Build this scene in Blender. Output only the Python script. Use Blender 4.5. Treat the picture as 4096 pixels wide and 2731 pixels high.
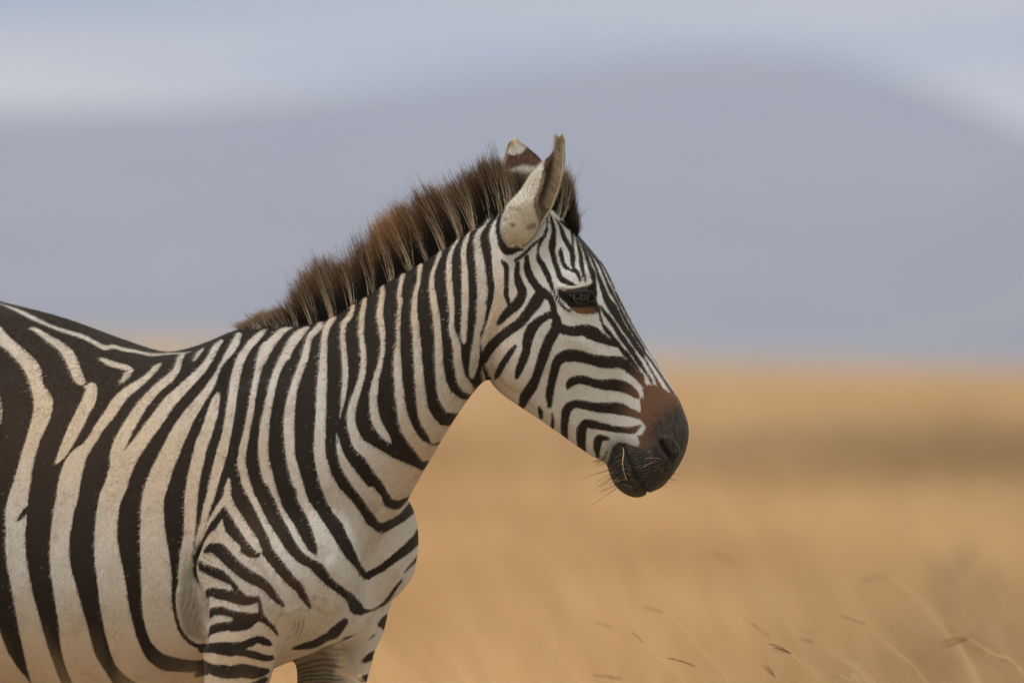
import bpy, math, random
import numpy as np
from mathutils import Vector, noise as mnoise

# ------------------------------------------------------------------ camera, sky, sun, exposure
scene = bpy.context.scene
for o in list(bpy.data.objects):
    bpy.data.objects.remove(o, do_unlink=True)
COL = scene.collection
R = math.radians
CAM_D, CAM_Z = 16.0, 1.256          # distance to the zebra's head, height of the lens
S = 1.8 / 4096                      # metres per unit of the side elevation drawing
cam_d = bpy.data.cameras.new('camera')
cam_d.sensor_width = 36.0
cam_d.lens = 36.0 * CAM_D / 1.8
cam_d.shift_y = 44.5 / 4096
cam_d.clip_start = 0.5
cam_d.clip_end = 60000
cam_d.dof.use_dof = True
cam_d.dof.focus_distance = CAM_D - 0.03
cam_d.dof.aperture_fstop = 3.5
cam = bpy.data.objects.new('camera', cam_d)
cam.location = (0, -CAM_D, CAM_Z)
cam.rotation_euler = (R(90), 0, 0)
COL.objects.link(cam)
scene.camera = cam

SUN_EL, SUN_ROT = R(72), R(215)     # rotation as the sky texture counts it
world = bpy.data.worlds.new('World')
scene.world = world
world.use_nodes = True
wn, wl = world.node_tree.nodes, world.node_tree.links
wn.clear()
w_out = wn.new('ShaderNodeOutputWorld')
w_bg = wn.new('ShaderNodeBackground')
w_bg.inputs['Strength'].default_value = 0.085
w_sky = wn.new('ShaderNodeTexSky')
w_sky.sky_type = 'NISHITA'
w_sky.sun_disc = False
w_sky.sun_elevation = SUN_EL
w_sky.sun_rotation = SUN_ROT
w_sky.dust_density = 2.0
w_tc = wn.new('ShaderNodeTexCoord')
w_map = wn.new('ShaderNodeMapping')
w_map.inputs['Scale'].default_value = (7.0, 7.0, 85.0)
w_map.inputs['Location'].default_value = (8.8, 4.6, 6.46)
w_noise = wn.new('ShaderNodeTexNoise')
w_noise.inputs['Scale'].default_value = 1.0
w_noise.inputs['Detail'].default_value = 1.6
w_noise.inputs['Roughness'].default_value = 0.45
w_ramp = wn.new('ShaderNodeValToRGB')
w_ramp.color_ramp.elements[0].position = 0.34
w_ramp.color_ramp.elements[0].color = (1.5, 3.4, 4.6, 1)
w_ramp.color_ramp.elements[1].position = 0.60
w_ramp.color_ramp.elements[1].color = (13.8, 12.5, 8.8, 1)
w_mix = wn.new('ShaderNodeMix')
w_mix.data_type = 'RGBA'
w_mix.inputs['Factor'].default_value = 0.86    # overcast: cloud covers most of the sky
wl.new(w_tc.outputs['Generated'], w_map.inputs['Vector'])
wl.new(w_map.outputs['Vector'], w_noise.inputs['Vector'])
wl.new(w_noise.outputs['Fac'], w_ramp.inputs['Fac'])
wl.new(w_sky.outputs['Color'], w_mix.inputs['A'])
wl.new(w_ramp.outputs['Color'], w_mix.inputs['B'])
wl.new(w_mix.outputs['Result'], w_bg.inputs['Color'])
wl.new(w_bg.outputs['Background'], w_out.inputs['Surface'])

sun_d = bpy.data.lights.new('sun', 'SUN')
sun_d.energy = 1.9
sun_d.angle = R(14)
sun_d.color = (1.0, 0.98, 0.955)
sun = bpy.data.objects.new('sun', sun_d)
COL.objects.link(sun)
_sd = Vector((math.cos(SUN_EL) * math.sin(SUN_ROT), math.cos(SUN_EL) * math.cos(SUN_ROT), math.sin(SUN_EL)))
sun.rotation_euler = (-_sd).to_track_quat('-Z', 'Y').to_euler()
sun.location = _sd * 40

vs = scene.view_settings
vs.view_transform = 'Standard'
vs.look = 'None'
vs.exposure = 0.3
vs.gamma = 1.0
scene.render.engine = 'CYCLES'
cy = scene.cycles
cy.use_denoising = True
cy.max_bounces = 6
cy.volume_bounces = 1
cy.transparent_max_bounces = 8
rng = np.random.default_rng(7)
random.seed(7)

# ------------------------------------------------------------------ helpers
def tag(o, label=None, cat=None, group=None, kind=None):
    if label: o['label'] = label
    if cat: o['category'] = cat
    if group: o['group'] = group
    if kind: o['kind'] = kind
    return o

def link(o, parent=None):
    COL.objects.link(o)
    if parent is not None:
        o.parent = parent
        o.matrix_parent_inverse = parent.matrix_world.inverted()
    return o

def mesh_np(name, verts, faces_flat, sizes, mat, parent=None, smooth=True):
    """link one mesh from numpy arrays (loop vertex indices + polygon sizes)"""
    me = bpy.data.meshes.new(name)
    verts = np.asarray(verts, np.float32)
    me.vertices.add(len(verts))
    me.vertices.foreach_set('co', verts.ravel())
    faces_flat = np.asarray(faces_flat, np.int32).ravel()
    sizes = np.asarray(sizes, np.int32)
    me.loops.add(len(faces_flat))
    me.loops.foreach_set('vertex_index', faces_flat)
    me.polygons.add(len(sizes))
    st = np.zeros(len(sizes), np.int32)
    st[1:] = np.cumsum(sizes)[:-1]
    me.polygons.foreach_set('loop_start', st)
    me.update(calc_edges=True)
    me.validate()
    if smooth:
        me.polygons.foreach_set('use_smooth', np.ones(len(sizes), bool))
    if mat: me.materials.append(mat)
    o = bpy.data.objects.new(name, me)
    link(o, parent)
    return o

def attr_f(o, name, vals):
    a = o.data.attributes.new(name, 'FLOAT', 'POINT')
    a.data.foreach_set('value', np.asarray(vals, np.float32))

def attr_c(o, name, vals):
    vals = np.asarray(vals, np.float32)
    if vals.shape[1] == 3:
        vals = np.hstack([vals, np.ones((len(vals), 1), np.float32)])
    a = o.data.attributes.new(name, 'FLOAT_COLOR', 'POINT')
    a.data.foreach_set('color', vals.ravel())

class NT:
    """small node-tree builder"""
    def __init__(self, name):
        self.m = bpy.data.materials.new(name)
        self.m.use_nodes = True
        self.t = self.m.node_tree
        self.t.nodes.clear()
        self.out = self.t.nodes.new('ShaderNodeOutputMaterial')
    def n(self, typ, ins=None, **kw):
        nd = self.t.nodes.new(typ)
        for k, v in kw.items(): setattr(nd, k, v)
        for k, v in (ins or {}).items():
            if hasattr(v, 'is_linked'): self.t.links.new(v, nd.inputs[k])
            else: nd.inputs[k].default_value = v
        return nd
    def attr(self, name):
        return self.n('ShaderNodeAttribute', attribute_name=name)
    def math(self, op, a, b=None, c=None, clamp=False):
        nd = self.n('ShaderNodeMath', operation=op, use_clamp=clamp)
        for i, v in enumerate((a, b, c)):
            if v is None: continue
            if hasattr(v, 'is_linked'): self.t.links.new(v, nd.inputs[i])
            else: nd.inputs[i].default_value = v
        return nd.outputs[0]
    def mix(self, f, a, b, blend='MIX'):
        nd = self.n('ShaderNodeMix', data_type='RGBA', blend_type=blend)
        for k, v in (('Factor', f), ('A', a), ('B', b)):
            if hasattr(v, 'is_linked'): self.t.links.new(v, nd.inputs[k])
            else: nd.inputs[k].default_value = v if not isinstance(v, tuple) or len(v) == 4 else (*v, 1)
        return nd.outputs['Result']
    def sstep(self, x, lo, hi):
        nd = self.n('ShaderNodeMapRange', interpolation_type='SMOOTHSTEP')
        self.t.links.new(x, nd.inputs['Value'])
        nd.inputs['From Min'].default_value = lo
        nd.inputs['From Max'].default_value = hi
        return nd.outputs['Result']
    def noise(self, vec, scale, detail=2.0, rough=0.5):
        nd = self.n('ShaderNodeTexNoise', {'Scale': scale, 'Detail': detail, 'Roughness': rough})
        if vec is not None: self.t.links.new(vec, nd.inputs['Vector'])
        return nd.outputs['Fac']
    def bsdf(self, color, rough=0.6, spec=0.3, normal=None, **kw):
        b = self.n('ShaderNodeBsdfPrincipled')
        for k, v in (('Base Color', color), ('Roughness', rough), ('Specular IOR Level', spec), *kw.items()):
            if hasattr(v, 'is_linked'): self.t.links.new(v, b.inputs[k])
            else: b.inputs[k].default_value = v if not isinstance(v, tuple) or len(v) == 4 else (*v, 1)
        if normal is not None: self.t.links.new(normal, b.inputs['Normal'])
        self.t.links.new(b.outputs[0], self.out.inputs['Surface'])
        return b
    def bump(self, h, strength, dist):
        nd = self.n('ShaderNodeBump', {'Height': h, 'Strength': strength, 'Distance': dist})
        return nd.outputs['Normal']

def strand_mesh(name, P, rad, mat, parent=None, color=None, sides=3, kind=None):
    """P (n,k,3) centre lines, rad (n,k); thin tapered tubes joined into one mesh"""
    n, k, _ = P.shape
    T = np.gradient(P, axis=1)
    T /= np.linalg.norm(T, axis=2, keepdims=True) + 1e-12
    ref = np.where(np.abs(T[..., 1:2]) > 0.9, np.array([1.0, 0, 0]), np.array([0, 1.0, 0]))
    A = np.cross(T, ref); A /= np.linalg.norm(A, axis=2, keepdims=True) + 1e-12
    B = np.cross(T, A)
    ang = np.arange(sides) * 2 * np.pi / sides
    V = P[:, :, None, :] + rad[:, :, None, None] * (A[:, :, None, :] * np.cos(ang)[None, None, :, None] + B[:, :, None, :] * np.sin(ang)[None, None, :, None])
    V = V.reshape(-1, 3)
    i, j, s = np.meshgrid(np.arange(n), np.arange(k - 1), np.arange(sides), indexing='ij')
    s2 = (s + 1) % sides
    b0 = i * k * sides + j * sides
    F = np.stack([b0 + s, b0 + s2, b0 + sides + s2, b0 + sides + s], -1).reshape(-1, 4)
    o = mesh_np(name, V, F, np.full(len(F), 4), mat, parent)
    if color is not None:
        attr_c(o, 'tint', np.repeat(color.reshape(-1, 3), sides, axis=0))
    if kind: o['kind'] = kind
    return o
# ------------------------------------------------------------------ the setting: plain, far crater wall, haze, grass
def smooth_noise(x, y, seed=0.0):
    return np.array([mnoise.noise((float(a), float(b), seed)) for a, b in zip(np.ravel(x), np.ravel(y))]).reshape(np.shape(x))

# shade of the field: dry gold with drifts of browner and grey-green growth (shared by soil and grass)
def drift(x, y):
    d = y + CAM_D
    n = .6 * smooth_noise(x * .16, y * .06, 3.0) + .55 * smooth_noise(x * .6, y * .22, 8.0)
    # a shallow drainage line across the plain, with darker herbs, widest to the right
    az = x / np.maximum(d, 1)
    mid = 108 - 120 * az
    band = np.exp(-((d - mid) / (24 + 260 * np.clip(az, 0, .2))) ** 2) * np.clip(.2 + 6 * az, .15, .62)
    band = band + .38 * np.exp(-((az - .058) / .026) ** 2) * np.exp(-((d - 28) / 9) ** 2)
    return n, band

M = NT('dry_plain')
geo = M.n('ShaderNodeNewGeometry').outputs['Position']
g1 = M.noise(geo, .035, 4, .6)
g2 = M.noise(geo, .9, 4, .6)
g3 = M.noise(geo, 14, 3, .6)
c = M.mix(M.sstep(g1, .35, .68), (.47, .315, .165), (.38, .25, .125))
c = M.mix(M.math('MULTIPLY', M.sstep(g2, .45, .7), .5), c, (.25, .155, .07))
c = M.mix(M.math('MULTIPLY', M.sstep(g3, .5, .7), .5), c, (.18, .115, .055))
c = M.mix(M.math('MULTIPLY', M.attr('herb').outputs['Fac'], .75), c, (.115, .092, .052))
M.bsdf(c, .95, .1, M.bump(g3, .8, .05))
mat_ground = M.m
# one sheet, fine near the viewer and coarse to the horizon
gy = np.concatenate([np.linspace(-40, 400, 90), np.geomspace(430, 9000, 36)])
gx = np.concatenate([-np.geomspace(9000, 45, 26), np.linspace(-40, 40, 61), np.geomspace(45, 9000, 26)])
GX, GY = np.meshgrid(gx, gy)
GZ = .05 * smooth_noise(GX * .12, GY * .05, 1.0)
far = np.clip((GY - 90) / 1500, 0, 1)
GZ = GZ * (1 - np.clip(GY / 300, 0, 1)) + far * (14 * np.tanh(-GX * .036 / 14) + 1.5)          # the plain tilts up faintly to the left far off
nn, bb = drift(GX, GY)
ny, nx = GX.shape
idx = np.arange(ny * nx).reshape(ny, nx)
F = np.stack([idx[:-1, :-1], idx[:-1, 1:], idx[1:, 1:], idx[1:, :-1]], -1).reshape(-1, 4)
ground = mesh_np('ground', np.stack([GX, GY, GZ], -1).reshape(-1, 3), F, np.full(len(F), 4), mat_ground)
attr_f(ground, 'herb', np.clip(bb.ravel() * 1.1, 0, 1))
ground['kind'] = 'structure'
def ground_z(x, y):
    return .05 * smooth_noise(x * .12, y * .05, 1.0) * (1 - np.clip(y / 300, 0, 1))

# far crater wall and a nearer spur on the right
M = NT('far_slope')
pos = M.n('ShaderNodeNewGeometry').outputs['Position']
k1 = M.noise(pos, .004, 5, .6)
c = M.mix(M.sstep(k1, .35, .65), (.085, .09, .09), (.15, .13, .115))
M.bsdf(c, 1.0, 0.0)
mat_slope = M.m
def ridge(name, dist, prof, back, depth):
    us = np.linspace(-9000, 13000, 180)
    top = np.interp(us, [p[0] for p in prof], [p[1] for p in prof])
    hgt = (1410 - top) * S / CAM_D * dist + 22
    az = (us - 2048) * S / CAM_D
    rows = []
    for j, t in enumerate(np.linspace(0, 1, 22)):
        r = dist - depth * (1 - t)
        prof_h = t ** 1.25
        z = hgt * prof_h * (1 + .07 * smooth_noise(az * 40, np.full_like(az, t * 3), dist * .01) * (1 - t ** 4)) - 22
        rows.append(np.stack([r * np.sin(az), r * np.cos(az) - CAM_D, z], -1))
    rb = dist + back
    rows.append(np.stack([rb * np.sin(az), rb * np.cos(az) - CAM_D, hgt * .4], -1))
    rows.append(np.stack([(rb + back) * np.sin(az), (rb + back) * np.cos(az) - CAM_D, np.full_like(az, -22)], -1))
    V = np.stack(rows); m, n, _ = V.shape
    idx = np.arange(m * n).reshape(m, n)
    F = np.stack([idx[:-1, :-1], idx[:-1, 1:], idx[1:, 1:], idx[1:, :-1]], -1).reshape(-1, 4)
    o = mesh_np(name, V.reshape(-1, 3), F, np.full(len(F), 4), mat_slope)
    o['kind'] = 'structure'
    return o
ridge('mountain', 7200, [(-9000, 600), (-2500, 420), (-600, 470), (0, 440), (600, 425), (1100, 395), (1600, 345), (2100, 275), (2500, 218), (2900, 188), (3300, 215), (3700, 340), (4096, 520), (5000, 700), (8000, 500), (13000, 700)], 600, 1900)
ridge('foothill', 6000, [(-9000, 1405), (2600, 1405), (3000, 1380), (3500, 1150), (4096, 640), (4700, 480), (6000, 560), (9000, 900), (13000, 1300)], 400, 1100)

# the air between: one box of thin pale haze
M = NT('haze_air')
vol = M.n('ShaderNodeVolumePrincipled', {'Color': (.57, .67, 1.0, 1), 'Density': 1.95e-4, 'Anisotropy': 0.1})
M.t.links.new(vol.outputs[0], M.out.inputs['Volume'])
hx, y0, y1, z0, z1 = 9500, -300, 9800, -30, 330
hv = [(x, y, z) for x in (-hx, hx) for y in (y0, y1) for z in (z0, z1)]
hf = [(0, 1, 3, 2), (4, 6, 7, 5), (0, 4, 5, 1), (2, 3, 7, 6), (0, 2, 6, 4), (1, 5, 7, 3)]
haze = mesh_np('haze', hv, np.array(hf).ravel(), np.full(6, 4), M.m, smooth=False)
tag(haze, kind='stuff')

# ---- grass: blades as real geometry, bent by the wind to the left
M = NT('dry_grass')
tint = M.attr('tint').outputs['Color']
M.bsdf(tint, .75, .15)
bs = M.t.nodes['Principled BSDF']
tr = M.n('ShaderNodeBsdfTranslucent', {'Color': tint})
mx = M.n('ShaderNodeMixShader', {'Fac': .35})
M.t.links.new(bs.outputs[0], mx.inputs[1]); M.t.links.new(tr.outputs[0], mx.inputs[2])
M.t.links.new(mx.outputs[0], M.out.inputs['Surface'])
mat_grass = M.m
def blades(n, d0, d1, half, hgt, wid, power):
    q = rng.random(n)
    d = (d0 ** power + q * (d1 ** power - d0 ** power)) ** (1 / power)
    x = (rng.random(n) * 2 - 1) * (half * d + 2.2)
    # gather into tussocks
    cx = np.round(x / .35) * .35; cy = np.round(d / .35) * .35
    jx = np.sin(cx * 91.7 + cy * 37.1) * .12; jy = np.cos(cx * 53.3 - cy * 71.9) * .12
    k = .45 * rng.random(n)
    x = x * (1 - k) + (cx + jx) * k; d = d * (1 - k) + (cy + jy) * k
    y = d - CAM_D
    nn, bb = drift(x, y)
    hg = hgt * (.55 + .6 * rng.random(n)) * (1 + .35 * nn)
    az = rng.random(n) * 2 * np.pi
    lean = .12 + .35 * rng.random(n)
    wx = -(.25 + .45 * rng.random(n))
    wd = wid * (.6 + .8 * rng.random(n)) * np.clip(d / 25, .8, 4)
    z0 = ground_z(x, y) - .01
    dx = np.cos(az) * lean * .6 + wx * .7; dy = np.sin(az) * lean * .6
    px, py = -np.sin(az), np.cos(az)
    V = np.empty((n, 5, 3))
    for j, (t, w) in enumerate(((0, 1), (0, -1), (.55, .8), (.55, -.8), (1, 0))):
        bend = t ** 1.7
        V[:, j, 0] = x + dx * hg * bend + px * wd * w * .5
        V[:, j, 1] = y + dy * hg * bend + py * wd * w * .5
        V[:, j, 2] = z0 + hg * (t - .12 * bend)
    base = np.arange(n) * 5
    F = np.stack([base, base + 1, base + 3, base + 2, base + 2, base + 3, base + 4], 1)
    mixv = np.clip(.55 + 1.9 * nn + .4 * (rng.random(n) - .5), 0, 1)[:, None]
    c = np.array([.52, .32, .16]) * (1 - mixv) + np.array([.84, .58, .34]) * mixv
    hb = np.clip(bb * (.8 + .5 * rng.random(n)), 0, .9)[:, None]
    c = c * (1 - hb) + np.array([.16, .125, .065]) * hb
    dk = (rng.random(n) < .12)[:, None]
    c = np.where(dk, c * np.array([.62, .55, .6]), c)
    return V, F, np.repeat(c, 5, axis=0)
parts = [blades(130000, 19, 75, .105, .50, .0045, 1.35), blades(15000, 17, 44, .10, .74, .0028, 1.2), blades(80000, 75, 420, .125, .50, .010, 1.1), blades(26000, 8.5, 19, .12, .42, .004, 1.3)]
Vg = np.concatenate([p[0].reshape(-1, 3) for p in parts]); offs = 0; Fg = []
for p in parts:
    Fg.append(p[1] + offs); offs += len(p[0]) * 5
Fg = np.concatenate(Fg)
grass = mesh_np('grass', Vg, Fg.ravel(), np.tile([4, 3], len(Fg)), mat_grass, smooth=False)
attr_c(grass, 'tint', np.concatenate([p[2] for p in parts]))
tag(grass, 'dry golden grass covering the plain', 'grass', kind='stuff')
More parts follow.
